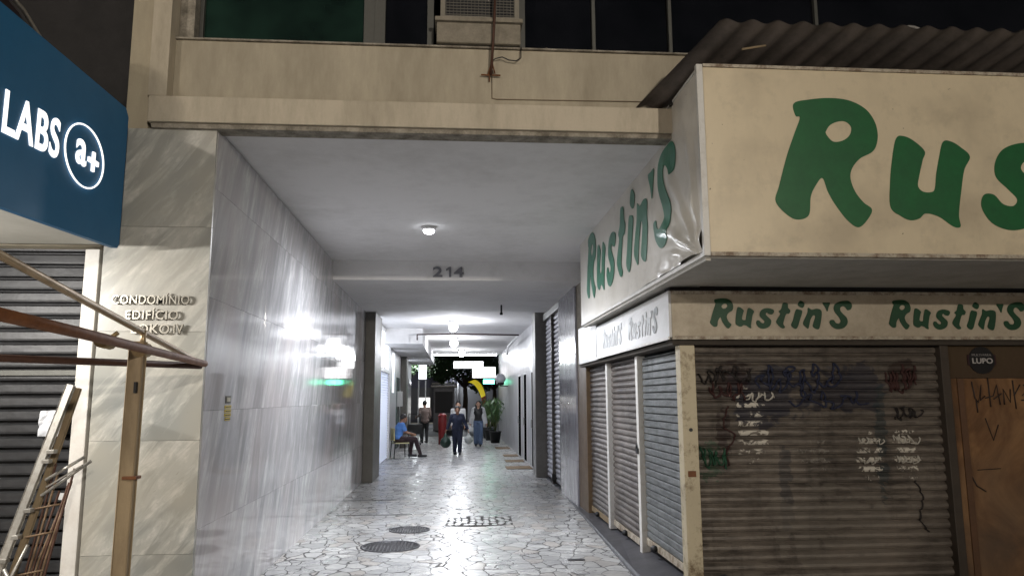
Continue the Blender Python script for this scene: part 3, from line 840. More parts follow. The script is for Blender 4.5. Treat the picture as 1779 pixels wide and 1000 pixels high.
# old arched awning frame above the sign
t = thing('awning_frame', 'pale curved awning frame above the blue sign box', 'awning frame', (-2.9, 5, 4.2))
g = MB()
g.tube([(-3.05, 3.6, 4.30), (-3.0, 4.0, 4.42), (-2.98, 4.5, 4.44), (-2.97, 5.0, 4.36), (-2.96, 5.5, 4.15), (-2.96, 5.7, 3.9)], .014, 8); g.build('arch', ALU, t)
g = MB(); g.tube([(-2.98, 4.72, 3.86), (-2.98, 4.72, 4.42)], .018, 8); g.build('upright', ALU, t)
g = MB(); vs = []
arc = [(3.6, 4.28), (4.0, 4.40), (4.5, 4.42), (5.0, 4.34), (5.5, 4.13), (5.7, 3.88)]
for y, z in arc: vs += [(-3.0, y, z), (-3.0, y, 3.8), (-3.03, y, z), (-3.03, y, 3.8)]
g.add(vs, [f for i in range(5) for f in ((4*i, 4*i+1, 4*i+5, 4*i+4), (4*i+2, 4*i+3, 4*i+7, 4*i+6), (4*i, 4*i+2, 4*i+6, 4*i+4))])
g.build('end_cloth', plain('dark_maroon_cloth', (.022, .010, .014), .8), t)

# crumpled plastic notice at the left edge + sticker
g = MB(); rng = random.Random(5)
n = 9; vs = []
for i in range(n):
    for j in range(n):
        vs.append((-3.10 + i * .025, 5.905 - .02 * rng.random(), 1.43 + j * .024 + .008 * rng.random()))
g.add(vs, [(i*n+j, (i+1)*n+j, (i+1)*n+j+1, i*n+j+1) for i in range(n-1) for j in range(n-1)])
g.add([(v[0], v[1] + .004, v[2]) for v in vs], [(i*n+j, (i+1)*n+j, (i+1)*n+j+1, i*n+j+1) for i in range(n-1) for j in range(n-1)])
tag(g.build('plastic_bag', plain('white_plastic', (.75, .77, .82), .2)), 'crumpled white plastic sheet stuck on the black shutter', 'plastic sheet')
g = MB(); g.box(-2.93, -2.86, 5.925, 5.93, .97, 1.02, .001)
tag(g.build('sticker', WHITE), 'small white sticker on the black shutter behind the trestle', 'sticker')

# ------------------------------------------------------------------ stall frame in the left foreground
t = thing('stall_frame', 'rusty pipe frame on a wooden post, in front of the marble column', 'stall frame', (-1.75, 4.3, 0))
g = MB(); g.tube([(-1.72, 2.2, 2.045), (-1.70, 3.5, 2.005), (-1.705, 5.25, 1.945)], [.027, .026, .022], 14); g.build('rail', RUSTY, t)
g = MB(); g.tube([(-1.80, 2.2, 2.385), (-1.778, 3.0, 2.266), (-1.735, 5.15, 1.962)], .019, 14); g.build('brace_pipe', PIPE, t)
g = MB(); g.tube([(-3.6, 3.4, 1.925), (-2.53, 4.3, 1.935), (-1.72, 5.22, 1.930)], .022, 12); g.build('rail', PIPE_D, t)
g = MB(); g.beam((-1.795, 4.33, 0.003), (-1.765, 4.30, 2.02), .07, .05, .006); g.build('wooden_post', WOOD, t)
g = MB(); g.box(-1.79, -1.715, 4.265, 4.335, 1.275, 1.292, .002); g.build('tie', RUSTY, t)
g = MB(); g.box(-1.755, -1.742, 4.25, 4.277, 1.74, 1.80, .001); g.build('notch', BLACK, t)
g = MB(); g.tube([(-1.757, 3.84, 1.998), (-1.757, 3.94, 1.994)], .038, 12); g.tube([(-1.757, 3.89, 1.996), (-1.70, 3.89, 2.04)], .012, 8)
BRASS = dirty('brass_clamp', (.38, .27, .13), (.2, .13, .07), .5, 12, metal=.4)
g.build('clamp', BRASS, t)
g = MB(); g.tube([(-1.745, 4.26, 1.98), (-1.745, 4.36, 1.98)], .042, 12); g.build('clamp', BRASS, t)
g = MB(); g.tube([(-1.745, 4.31, 1.99), (-1.745, 4.31, 2.09)], .016, 8); g.build('clamp', PIPE, t)

# folded metal trestle leaning at the column's foot
t = thing('trestle', 'folded aluminium trestle leaning beside the marble column', 'trestle', (-2.7, 5.1, 0))
g = MB(); g.beam((-2.93, 4.9, .02), (-2.575, 5.25, 1.80), .045, .03, .004); g.build('leg', ALU, t)
g = MB(); g.beam((-2.87, 5.0, .02), (-2.55, 5.3, 1.78), .03, .03, .004); g.build('leg', WOOD, t)
g = MB(); g.tube([(-2.62, 5.08, 1.10), (-2.36, 5.15, 1.31)], .010, 8); g.build('strut', ALU, t)
g = MB(); g.tube([(-2.59, 5.06, 1.20), (-2.38, 5.1, 1.34)], .010, 8); g.build('strut', ALU, t)
g = MB(); g.beam((-2.57, 5.04, 1.16), (-2.38, 5.08, 1.29), .03, .008); g.build('strut', ALU, t)
g = MB(); g.tube([(-2.75, 4.98, .68), (-2.58, 4.98, .38)], .012, 8); g.tube([(-2.80, 4.95, .38), (-2.62, 4.98, .82)], .010, 8); g.build('strut', ALU, t)
for z, x in ((.86, -2.72), (1.02, -2.66), (1.32, -2.575), (1.38, -2.55), (.72, -2.78)):
    g = MB(); g.box(x - .02, x + .025, 5.0, 5.05, z - .012, z + .012, .003); g.build('bolt', ALU, t)
ROD = dirty('brown_rod', (.20, .13, .075), (.09, .055, .03), .6, 14, metal=.3)
t = thing('iron_rods', 'bundle of rusty iron rods leaning beside the trestle', 'iron rods', (-2.5, 5.3, 0))
rng = random.Random(8)
for k in range(7):
    g = MB(); x = -2.78 + k * .020
    g.tube([(x, 5.05, .01), (x + .10, 5.12, .7), (x + .19 + rng.uniform(-.02, .01), 5.2, 1.20 + rng.uniform(-.14, .10))], .008, 8); g.build('rod', ROD if k % 2 else PIPE_D, t)
for z, x in ((.35, -2.73), (.62, -2.69), (.85, -2.655), (1.02, -2.625)):
    g = MB(); g.tube([(x - .03, 5.07, z), (x + .13, 5.07, z + .03)], .007, 6); g.build('tie', ROD, t)

# ------------------------------------------------------------------ corner shop on the right
BX, BY, BZ0, BZ1 = 1.77, 5.02, 2.69, 4.12
shop = thing('corner_shop', 'closed corner shop with brown roller shutters and a cream name band', 'shop', (3, 6.5, 0))
g = MB(); g.box(1.925, 7.5, 6.40, 6.62, 2.215, 2.64, .004); g.build('name_band', BAND, shop)
g = MB(); g.box(1.92, 7.5, 6.375, 6.398, 2.205, 2.235, .004); g.box(1.92, 7.5, 6.385, 6.398, 2.61, 2.64, .003); g.build('band_trim', TRIM, shop)
sb = MB(); sb.box(1.90, 1.924, 6.40, 9.76, 2.225, 2.64, .003); sb = sb.build('side_band', BAND_S, shop)
g = MB(); g.box(1.885, 1.899, 6.38, 9.76, 2.205, 2.232, .003); g.build('band_trim', TRIM_W, shop)
g = MB(); g.box(1.90, 1.93, 9.80, 11.2, 2.20, 2.74, .004); g.build('white_panel', BAND_S, shop)
g = MB(); g.box(1.93, 7.5, 6.42, 6.58, 2.16, 2.212, .004); g.box(1.93, 2.1, 6.58, 11.3, 2.16, 2.20, .004); g.build('lintel', dirty('dark_lintel', (.05, .04, .03), (.03, .025, .02), .8, 5), shop)
# corner post
g = MB(); g.box(2.0, 2.135, 6.44, 6.58, .03, 2.16, .006)
po = g.build('corner_post', POST, shop)
g = MB(); g.box(2.03, 2.10, 6.432, 6.439, 1.02, 1.07, .001); g.build('hinge', RUSTY, po)
g = MB(); g.tube([(2.07, 6.43, 1.42), (2.07, 6.445, 1.42)], .016, 10); g.build('keyhole', BLACK, po)
# three side shutters
SH_BR = shutter_mat('brown_shutter', (.15, .132, .12), (.08, .064, .055))
SH_GR = shutter_mat('blue_grey_shutter', (.205, .218, .222), (.15, .158, .162))
def side_shutter(u0, u1, zb, mat, label, padl, prof=None):
    o = shutter('x', 2.075, u0, u1, zb, 2.15, .072, .022, -1, prof, .005).build('shutter', mat, shop, fix=False)
    o['label'] = label
    g = MB(); g.box(2.045, 2.06, u0, u1, zb, zb + .07, .003); g.build('bottom_rail', TRIM if padl else WOOD, o)
    return o
side_shutter(9.74, 11.15, .06, SH_BR, 'brownish shutter farthest from the street', False)
side_shutter(8.12, 9.62, .10, SH_BR, 'brownish middle shutter', True)
side_shutter(6.60, 8.0, .17, SH_GR, 'blue-grey shutter next to the cream corner post', True, [(0, 0), (.05, .75), (.14, 1), (.80, .9), (.90, .5), (.94, -.7), (.98, -.6)])
g = MB(); g.box(2.0, 2.09, 9.63, 9.73, .05, 2.15, .006); g.build('mullion', TRIM_W, shop)
g = MB(); g.box(2.0, 2.09, 8.01, 8.11, .07, 2.15, .006); g.build('mullion', TRIM_W, shop)
g = MB(); g.box(2.0, 2.12, 11.16, 11.94, .0, 2.2, .006); g.build('jamb', dirty('brown_jamb', (.13, .085, .045), (.07, .045, .025), .5, 5), shop)
for y, z in ((8.9, .13), (7.6, .2), (10.6, .09)):
    g = MB(); g.sphere((2.02, y, z), .035, 1, 1.3, 1, 10); g.build('padlock', BLACK, shop)
g = MB(); g.box(1.985, 2.02, 8.03, 8.13, 1.10, 1.16, .006); g.tube([(1.99, 8.05, 1.15), (1.985, 8.08, 1.21), (1.99, 8.11, 1.15)], .008, 6); g.build('padlock', BLACK, shop)
# front shutter with graffiti
WH = (.62, .58, .50); 
DB = (.010, .012, .028)
gx = [(2.85, 1.72, .42, .30, DB, 2.5, .30, .7), (3.55, 1.78, .5, .28, DB, 2.5, .36, .65),
      (2.52, 1.86, .22, .22, (.022, .010, .010), 6, .36, .7), (2.4, 1.35, .10, .38, (.022, .010, .01), 7, .40, .7), (4.1, 1.88, .15, .18, (.022, .010, .008), 4, .28, .7),
      (2.25, 1.15, .16, .22, (.01, .06, .028), 9, .40, .6), (3.86, 1.3, .07, .65, (.015, .03, .035), 5, .33, .6), (2.95, .9, .08, .5, (.015, .02, .03), 5, .36, .5),
      (3.3, .55, .75, .45, (.20, .175, .145), 3, .34, .45),  # broad lighter patch low in the middle
      (2.66, 1.45, .19, .46, WH, 11, .44, .85, 1), (3.22, 1.18, .22, .20, (.26, .24, .21), 16, .50, .6, 1),
      (3.74, 1.17, .16, .26, WH, 17, .43, .9, 1), (4.09, 1.20, .16, .28, WH, 21, .44, .9, 1)]
SH_FR = shutter_mat('graffiti_shutter', (.175, .148, .122), (.080, .066, .055), gx, metal=.15, rough=.42)
o = shutter('y', 6.56, 2.14, 4.44, .12, 2.16, .082, .03, -1, None, .008).build('front_shutter', SH_FR, shop, fix=False)
def slat_y(z):
    f = ((z - .12) / .082) % 1.0
    pr = [(0, 0), (.10, .75), (.35, 1), (.62, .85), (.86, .25), (.93, 0), (1.0, 0)]
    for (a, d), (b, e) in zip(pr, pr[1:]):
        if a <= f <= b: return 6.56 - .03 * (d + (e - d) * (f - a) / (b - a))
    return 6.56
def tag_stroke(pts, r, mat):
    c = spline_poly([pts[0]] + pts + [pts[-1]], 14)
    c = c[14:14 * (len(pts))]
    mb = MB(); P = []
    for q in c:
        if P and math.hypot(q.x - P[-1][0], q.y - P[-1][2]) < .006: continue
        P.append((q.x, slat_y(q.y) - .011 + .008 * noise.noise((q.x * 2.1, q.y * 1.7, 6.56)), q.y))
    if len(P) > 2: mb.tube(P, [r * (.75 + .4 * noise.noise((i * .2, r, 1))) for i in range(len(P))], 6); mb.build('graffiti', mat, o)
SPR_K = plain('black_spray', (.014, .010, .009), .8); SPR_R = plain('dark_red_spray', (.045, .014, .012), .8); SPR_B = plain('navy_spray', (.014, .018, .045), .8); SPR_G = plain('green_spray', (.014, .07, .035), .8)
SPR_W = plain('white_spray', (.50, .47, .41), .8)
rg = random.Random(21)
def scrawl(x, z, w, h, n, r, mat):
    pts = []
    n = n * 3; a = rg.uniform(0, 6)
    for i in range(n):
        a += rg.choice((-1, 1, 1, 1)) * rg.uniform(.7, 2.3); k = rg.uniform(.35, 1.2)
        pts.append((x + w * i / n + w * .09 * k * math.cos(a), z + h * .5 + h * .55 * k * math.sin(a)))
    tag_stroke(pts, r, mat)
scrawl(2.22, 1.80, .50, .16, 9, .011, SPR_K); scrawl(2.28, 1.68, .36, .14, 8, .012, SPR_R); scrawl(2.75, 1.75, .75, .22, 12, .013, SPR_B); scrawl(3.05, 1.60, .7, .14, 9, .012, SPR_B)
scrawl(3.95, 1.76, .28, .22, 7, .012, SPR_R); scrawl(4.0, 1.50, .28, .10, 7, .009, SPR_K); scrawl(2.18, 1.05, .26, .22, 8, .010, SPR_G)
scrawl(2.62, 1.66, .26, .08, 7, .010, SPR_W); scrawl(3.64, 1.28, .24, .05, 6, .008, SPR_W); scrawl(3.98, 1.26, .24, .09, 8, .008, SPR_W); scrawl(3.98, 1.10, .22, .07, 7, .008, SPR_W); scrawl(3.64, 1.10, .20, .05, 6, .008, SPR_W)
tag_stroke([(2.45, 1.62), (2.40, 1.45), (2.50, 1.36), (2.42, 1.22), (2.44, 1.10)], .010, SPR_R)
tag_stroke([(4.14, .95), (4.20, .80), (4.16, .62), (4.24, .50)], .009, SPR_K)
g = MB(); g.box(4.44, 4.52, 6.46, 6.6, .03, 2.16, .006); g.build('guide_rail', dirty('dark_rail', (.045, .032, .022), (.025, .02, .015), .6, 6), shop)
# wooden panel
def wood_panel():
    N = NT('varnished_plywood')
    a = N.noise(2.2, 6, .65, N.mapping((1, 1, .55)), 1.6); b = N.noise(.9, 4, .6)
    c = N.ramp(a, [(.3, (.065, .034, .017)), (.5, (.155, .078, .036)), (.7, (.27, .15, .07))])
    c = N.mix(N.ramp(b, [(.4, (0, 0, 0)), (.7, (.6, .6, .6))]), c, (.10, .075, .055))
    f = N.noise(35, 5, .75, N.mapping((1, 1, .4)))
    c = N.mix(N.ramp(f, [(.6, (0, 0, 0)), (.75, (.5, .5, .5))]), c, (.04, .02, .01))
    N.base(c); N.rough(.32); N.bump(f, .15, .004)
    return N.m
g = MB(); g.box(4.525, 7.5, 6.50, 6.60, 0, 1.86, .003); g.build('plywood_panel', wood_panel(), shop)
g = MB(); g.box(4.525, 7.5, 6.505, 6.60, 1.863, 2.16, .003); g.build('plywood_panel', plain('dark_glossy_board', (.075, .055, .04), .10), shop)
g = MB(); g.box(4.60, 4.66, 6.488, 6.50, .03, 1.86, .002); g.build('batten', dirty('panel_batten', (.11, .05, .02), (.06, .03, .015), .6, 5), shop)
g = MB()
def scrib(mb, pts, r=.006, y=6.496):
    mb.tube([(x, y, z) for x, z in pts], r, 5, flat=1)
INK = plain('marker_ink', (.022, .014, .012), .6)
bx, bz = 4.74, 1.60
scrib(g, [(bx, 1.83), (bx + .02, 1.68), (bx + .05, 1.64), (bx + .09, 1.80), (bx + .07, 1.66), (bx + .12, 1.70)]); scrib(g, [(bx + .03, 1.66), (bx + .035, 1.55)])
scrib(g, [(bx + .16, 1.86), (bx + .165, 1.60)]); scrib(g, [(bx + .12, 1.68), (bx + .2, 1.70), (bx + .24, 1.80), (bx + .26, 1.62)]); scrib(g, [(bx + .2, 1.67), (bx + .28, 1.72)])
scrib(g, [(bx + .30, 1.62), (bx + .30, 1.76), (bx + .36, 1.64), (bx + .37, 1.76)]); scrib(g, [(bx + .40, 1.84), (bx + .41, 1.58)]); scrib(g, [(bx + .40, 1.70), (bx + .47, 1.80)]); scrib(g, [(bx + .47, 1.66), (bx + .60, 1.66)])
scrib(g, [(bx + .50, 1.80), (bx + .55, 1.76), (bx + .48, 1.70), (bx + .57, 1.70)])
g.build('graffiti', INK, shop); g = MB(); scrib(g, [(bx + .10, 1.50), (bx + .16, 1.30), (bx + .22, 1.44)], .005); g.build('graffiti', INK, shop); g = MB(); scrib(g, [(bx - .08, .98), (bx - .04, .90), (bx + .04, .85)], .006)
g.build('graffiti', INK, shop); g = MB(); scrib(g, [(bx - .02, 1.04), (bx + .2, 1.05)], .004)
g.build('graffiti', INK, shop)
t = thing('round_sticker', 'round black sticker with white lettering on the wooden panel', 'sticker', (4.86, 6.49, 2.02))
g = MB(); ang = [2 * math.pi * k / 36 for k in range(36)]
g.prism([(4.862 + .125 * math.cos(a), 2.025 + .125 * math.sin(a)) for a in ang], 'y', 6.494, 6.499); g.build('disc', plain('black_vinyl', (.010, .010, .013), .35), t)
g = MB(); g.prism([(4.862 + s * .137, 2.025 + zz) for s, zz in ((-1, -.045), (1, -.045), (1, .05), (-1, .05))], 'y', 6.4945, 6.4995); g.build('band', plain('maroon_vinyl', (.03, .008, .012), .4), t)
wl = plain('white_ink', (.45, .43, .42), .5)
text_xz('LUPO', 4.765, 4.965, 1.995, 2.045, 6.491, 'lettering', wl, t, .003, .02)
text_xz('MULTI PARA', 4.765, 4.955, 2.062, 2.084, 6.491, 'lettering', plain('grey_ink', (.22, .21, .21), .5), t, .003, .01)
# painted name on the bands
def word_on_band(x0, x1, zt, zb, y):
    for loops in WORD:
        me = poly_mesh([[(px, -py) for px, py in lp] for lp in loops], 4, .004)
        fn = lambda x, yy, z: (x0 + (x - 72) / 1560 * (x1 - x0), y - z, zt + (yy + 60) / 335 * (zt - zb) if False else zt - (-yy - 60) / 335 * (zt - zb))
        place_mesh(me, fn, 'lettering', GREEN_D, shop)
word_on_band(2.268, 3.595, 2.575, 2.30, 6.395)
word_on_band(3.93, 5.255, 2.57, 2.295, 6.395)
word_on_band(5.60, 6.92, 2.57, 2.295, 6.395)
FADED = plain('faded_blue_grey_paint', (.47, .49, .50), .45)
for (u0, u1) in ((9.35, 8.25), (7.95, 6.75)):       # weathered name on the side band: far end to near end
    for k, loops in enumerate(WORD):
        me = poly_mesh([[(px, -py) for px, py in lp] for lp in loops], 3, .003)
        fn = lambda x, yy, z: (1.897 - z, u0 + (x - 72) / 1560 * (u1 - u0), 2.56 - (-yy - 60) / 335 * .26)
        place_mesh(me, fn, 'lettering', FADED if (k < 7 or u0 > 9) else plain('worn_grey_paint', (.30, .32, .33), .5), shop)

# the big projecting sign
sign = thing('shop_sign', 'big cream box sign with green brush letters round the shop corner', 'sign', (BX, BY, BZ0))
g = MB(); g.box(BX + .04, 8.0, BY, BY + .03, BZ0 + .03, BZ1 - .02); g.build('front_panel', VINYL, sign)
def wrinkle(y, z):
    """slack vinyl gathers towards the lower near corner"""
    dy, dz = y - 5.08, z - 2.72
    d = math.hypot(dy * .8, dz)
    w = max(0, 1 - d / 1.7) ** 1.2
    a = math.atan2(dz, dy * .8)
    f = math.sin(a * 15 + 1.8 * noise.noise((y * 2, z * 2, 1))) * .5 + math.sin(a * 27 + 1) * .25 + noise.noise((y * 5, z * 5, 0)) * .5
    big = .008 * noise.noise((y * 1.2, z * 1.4, 5))
    sag = math.exp(-((dz - .10 - .25 * dy) / .07) ** 2) * max(0, 1 - dy / 1.3) * .03
    return max(0, f * .062 * w + .010 * w) * min(1, max(0, (y - 5.06) / .12)) + abs(big) + sag
g = MB(); ny, nz = 150, 60; vs = []
ya, yb = BY + .03, 10.15
for i in range(ny + 1):
    y = ya + (yb - ya) * (i / ny) ** 1.7
    for j in range(nz + 1):
        z = BZ0 + .035 + (4.075 - BZ0 - .035) * j / nz
        vs.append((BX - wrinkle(y, z), y, z))
g.add(vs, [(i*(nz+1)+j, (i+1)*(nz+1)+j, (i+1)*(nz+1)+j+1, i*(nz+1)+j+1) for i in range(ny) for j in range(nz)], True)
g.build('side_panel', VINYL_SIDE, sign, fix=False)
g = MB(); g.box(BX - .01, BX + .036, BY - .012, BY + .03, BZ0, BZ1, .003); g.build('corner_trim', TRIM_W, sign)
g = MB(); g.box(BX + .04, 8, BY - .012, BY + .03, BZ1 - .018, BZ1 + .006, .002); g.box(BX + .04, 8, BY - .012, BY + .03, BZ0 + .0, BZ0 + .028, .002); g.build('front_trim', TRIM, sign)
g = MB(); g.box(BX - .008, BX + .03, BY + .034, 10.15, 4.078, 4.095, .002); g.box(BX - .006, BX + .03, BY + .034, 10.15, BZ0 + .0, BZ0 + .032, .002); g.build('side_trim', TRIM_W, sign)
g = MB(); g.box(BX + .03, BX + .10, BY + .2, 10.14, BZ0 + .02, 4.07); g.build('side_backing', SOFFIT, sign)
g = MB(); g.box(BX + .01, 8, BY + .032, 6.40, BZ0 - .008, BZ0 + .012); g.box(BX + .01, 2.2, 6.40, 10.14, BZ0 - .008, BZ0 + .012); g.box(BX + .012, BX + .05, BY + .03, 10.1, BZ0 - .03, BZ0 - .01, .003)
g.build('soffit', SOFFIT, sign)
g = MB(); g.box(1.93, 7.9, 6.45, 6.6, 2.643, BZ0 + .02); g.build('dark_gap_filler', DARKWALL, shop)  # solid filler; the slot's shade is put into its near-black colour
# big green word on the front: cap height 0.98 m
S = (2.307, 3.888)
def front_fn(x, yy, z):
    # measured: R spans x 2.307..3.113 and z 3.887..2.908
    return (2.307 + (x - 75) / 256 * .806, BY - .003 - z, 3.887 - (-yy - 60) / 330 * .979)
for loops in WORD[:9]:
    me = poly_mesh([[(px, -py) for px, py in lp] for lp in loops], 8, .004)
    place_mesh(me, front_fn, 'lettering', GREEN, sign)
def side_fn(x, yy, z):
    f = (x - 72) / 1560
    Y = 9.66 + f * (5.60 - 9.66)
    v = (-yy - 60) / 335
    Z = (3.80 + .03 * f) - v * (.87 + .0 * f)
    return (BX - .006 - z - wrinkle(Y, Z), Y, Z)
GREEN_S = dirty('green_vinyl_paint', (.020, .16, .085), (.04, .18, .14), .28, 3, (.4, .75), bump=.05)
for loops in WORD:
    me = poly_mesh([[(px, -py) for px, py in lp] for lp in loops], 5, .003)
    place_mesh(me, side_fn, 'lettering', GREEN_S, sign, cuts=(17, 14))

# corrugated sheet on top of the sign
t = thing('corrugated_roof', 'dark corrugated roof sheet resting on top of the green-lettered sign', 'roof sheet', (3, 5.3, 4.2))
g = MB(); vs = []; nx = 420; ny = 6
for j in range(ny + 1):
    v = j / ny
    for i in range(nx + 1):
        u = i / nx
        x = (1.50 + (1.89 - 1.50) * v) * (1 - u) + 8.0 * u
        y = 5.80 + (4.85 - 5.80) * v
        z = 4.10 + .275 * v + .015 * math.sin((x + (1 - v) * .36) * 2 * math.pi / .19)
        vs.append((x, y, z))
fs = [(j*(nx+1)+i, j*(nx+1)+i+1, (j+1)*(nx+1)+i+1, (j+1)*(nx+1)+i) for j in range(ny) for i in range(nx)]
g.add(vs, fs, True); n0 = len(vs); g.add([(a, b, c + .008) for a, b, c in vs], fs, True)
g.build('sheet', CORR, t, fix=False)
g = MB(); g.beam((1.9, 5.35, 4.20), (8, 5.35, 4.20), .05, .04); g.beam((1.75, 5.65, 4.08), (8, 5.65, 4.08), .05, .04); g.build('batten', DARKWALL, t)
g = MB(); g.tube([(2.08, 4.93, 4.205), (2.26, 4.93, 4.24)], .008, 6); g.build('stick', WOOD, t)
# coiled hose glimpsed above the roof
g = MB(); g.tube([(3.66 + .17 * math.cos(a), 5.35 - .02 * math.cos(a), 4.46 + .20 * math.sin(a)) for a in [math.pi * k / 14 for k in range(15)]], .012, 8)
tag(g.build('cable_loop', plain('pale_hose', (.30, .29, .27), .4)), 'pale hose arching above the corrugated roof at top right', 'hose')

# ------------------------------------------------------------------ street beyond the passage
BLDG = dirty('night_building', (.12, .12, .16), (.06, .06, .09), .8, 1)
def far_building(x0, x1, y, h, label, lit):
    t = thing('street_building', label, 'building', ((x0 + x1) / 2, y, 0))
    g = MB(); g.box(x0, x1, y, y + 10, -.1, h); g.build('wall', BLDG, t)
    rng = random.Random(int(x0 * 7) + 50)
    for i in range(int((x1 - x0) / 2.2)):
        for j in range(1, int(h / 3)):
            x = x0 + .7 + i * 2.2; z = j * 3 + .4
            g = MB(); g.box(x, x + 1.2, y - .03, y + .05, z, z + 1.4, .02)
            f = g.build('window', plain('far_frame', (.12, .12, .13), .5), t)
            g = MB(); g.box(x + .08, x + 1.12, y - .04, y - .031, z + .08, z + 1.32)
            g.build('pane', glow('far_lit_pane', (.75, .82, 1.0), .5) if rng.random() < lit else GLASS_B, f)
    g = MB(); g.box(x0 + .5, x1 - .5, y - .08, y, .0, 2.6); g.build('shop_shutter', plain('far_shutter', (.09, .09, .10), .5), t)
    return t
far_building(-14, -1.2, 62, 16, 'dark apartment block across the street, left part', .12)
far_building(-1.1, 12, 58, 20, 'dark apartment block across the street, behind the trees', .10)
g = MB(); g.add([(-14, 55.5, -.11), (14, 55.5, -.11), (14, 58, -.11), (-14, 58, -.11)], [(0, 1, 2, 3)])
tag(g.build('far_pavement', CONC), kind='structure')

LEAF = dirty('tree_leaves', (.035, .075, .022), (.018, .04, .014), .6, 6)
BARK = dirty('bark', (.08, .06, .045), (.04, .03, .02), .9, 6)
def tree(x, y, h, r, seed, label):
    rng = random.Random(seed)
    t = thing('street_tree', label, 'tree', (x, y, 0), 'trees in the street beyond')
    g = MB(); g.tube([(x, y, -.1), (x + .1, y, h * .3), (x + .05, y, h * .55)], [.2, .15, .1], 10)
    ends = []
    for k in range(7):
        a = k * .9 + rng.random(); e = Vector((x + math.cos(a) * r * .7, y + math.sin(a) * r * .7, h * (.62 + .3 * rng.random())))
        g.tube([(x + .05, y, h * .45), ((x + e.x) / 2, (y + e.y) / 2, h * .58), e], [.08, .05, .02], 6); ends.append(e)
    g.build('trunk', BARK, t)
    g = MB()
    cl = [e + Vector((rng.gauss(0, .4), rng.gauss(0, .4), rng.gauss(0, .4))) for e in ends for _ in range(4)]
    for c in cl:
        cr = r * rng.uniform(.22, .40)
        for _ in range(110):
            d = Vector((rng.gauss(0, 1), rng.gauss(0, 1), rng.gauss(0, 1))).normalized() * cr * rng.random() ** .4
            p = c + d; s = rng.uniform(.09, .17)
            u = Vector((rng.gauss(0, 1), rng.gauss(0, 1), rng.gauss(0, 1))).normalized(); w = u.orthogonal().normalized()
            g.add([p - u * s, p + w * s * .5, p + u * s, p - w * s * .5], [(0, 1, 2, 3)])
    g.build('crown', LEAF, t, fix=False)
tree(.6, 44, 5.2, 1.9, 1, 'leafy tree right of centre beyond the passage end')
tree(-.8, 50, 6.2, 2.1, 2, 'leafy tree behind the kiosk beyond the passage end')
tree(2.6, 49, 5.0, 1.8, 3, 'leafy tree at the right, behind the yellow flag')

def street_lamp(x, y, h, label, watts, col=(.9, .95, 1), em=40, group='street lamps beyond the passage'):
    t = thing('street_lamp', label, 'street lamp', (x, y, 0), group)
    g = MB(); g.tube([(x, y, -.1), (x, y, h - .3), (x, y - .1, h), (x, y - .6, h + .05)], [.06, .045, .035, .03], 10); g.build('pole', GREYMETAL, t)
    g = MB(); g.sphere((x, y - .75, h + .04), .2, .7, 1.3, .4, 14); g.build('lamp_head', GREYMETAL, t)
    g = MB(); g.sphere((x, y - .75, h - .02), .15, .8, 1.2, .5, 14); g.build('lamp_glass', glow('street_lamp_glass', col, em), t)
    if watts:
        ld = bpy.data.lights.new('lamp_light', 'POINT'); ld.energy = watts; ld.color = col; ld.shadow_soft_size = .12
        lo = bpy.data.objects.new('lamp_light', ld); link(lo, t); lo.location = (0, -.75, h - .16)
    return t
street_lamp(-.55, 52, 3.65, 'tall street lamp left of the trees beyond the passage', 400)
street_lamp(-.02, 54, 3.75, 'street lamp right of the tallest one, across the road', 300)
street_lamp(.32, 56.5, 3.1, 'lowest street lamp, in front of the far apartment block', 220)
street_lamp(-2.3, 50, 4.4, 'street lamp at the far left beyond the passage', 220)

# kiosk
t = thing('news_kiosk', 'grey metal kiosk on the pavement beyond the passage', 'kiosk', (-.6, 43, 0))
g = MB(); g.box(-1.15, .05, 43, 44.4, -.1, 2.35, .02); g.build('body', GREYMETAL, t)
g = MB(); g.box(-1.3, .2, 42.7, 44.6, 2.35, 2.47, .02); g.box(-1.25, .15, 42.8, 44.5, 2.52, 2.60, .02); g.build('roof', ALU, t)
g = MB(); g.box(-1.05, -.05, 42.97, 43.0, .9, 2.1); g.build('hatch', BLACK, t)
# lit signs at the far end
def lit_sign(x0, x1, y, z0, z1, col, st, label, bars=None, dy=.12):
    t = thing('lit_sign', label, 'sign', ((x0 + x1) / 2, y, z0))
    g = MB(); g.box(x0 - .02, x1 + .02, y + .005, y + dy, z0 - .02, z1 + .02, .005); g.build('case', GREYMETAL, t)
    g = MB(); g.box(x0, x1, y, y + .004, z0, z1); g.build('face', glow('sign_face', col, st), t)
    if bars:
        g = MB()
        for k in range(3):
            z = z1 - (k + .7) * (z1 - z0) / 3.4; L = (x1 - x0)
            g.box(x0 + .08 * L, x1 - (.1 + .07 * k) * L, y - .005, y - .001, z - .02, z + .015)
        g.build('print', plain('sign_print', bars, .6), t)
lit_sign(.0, 1.32, 33.5, 3.05, 3.35, (1, 1, 1), 2.6, 'wide white lit sign board under the far ceiling')
lit_sign(.82, 1.82, 32.6, 2.60, 3.06, (1, .97, .97), 2.2, 'white lit sign with reddish print at the far right', (.45, .2, .25))
lit_sign(1.35, 1.85, 34.0, 2.36, 2.55, (.10, .95, .50), 12, 'green lit sign below the white one')
t = thing('lit_sign', 'white lit sign box on the left beyond the standing man', 'sign', (-1.66, 34, 2.5))
g = MB(); g.box(-1.62, -1.22, 34.2, 34.32, 2.55, 3.36, .01); g.build('case', GREYMETAL, t)
g = MB(); g.box(-1.60, -1.24, 34.19, 34.196, 2.58, 3.34); g.build('face', glow('left_sign_face', (.88, .93, 1), 1.4), t)
g = MB(); g.box(-1.62, -1.57, 34.2, 34.28, 0, 2.54); g.box(-1.30, -1.25, 34.2, 34.28, 0, 2.54); g.build('pole', WHITE, t)
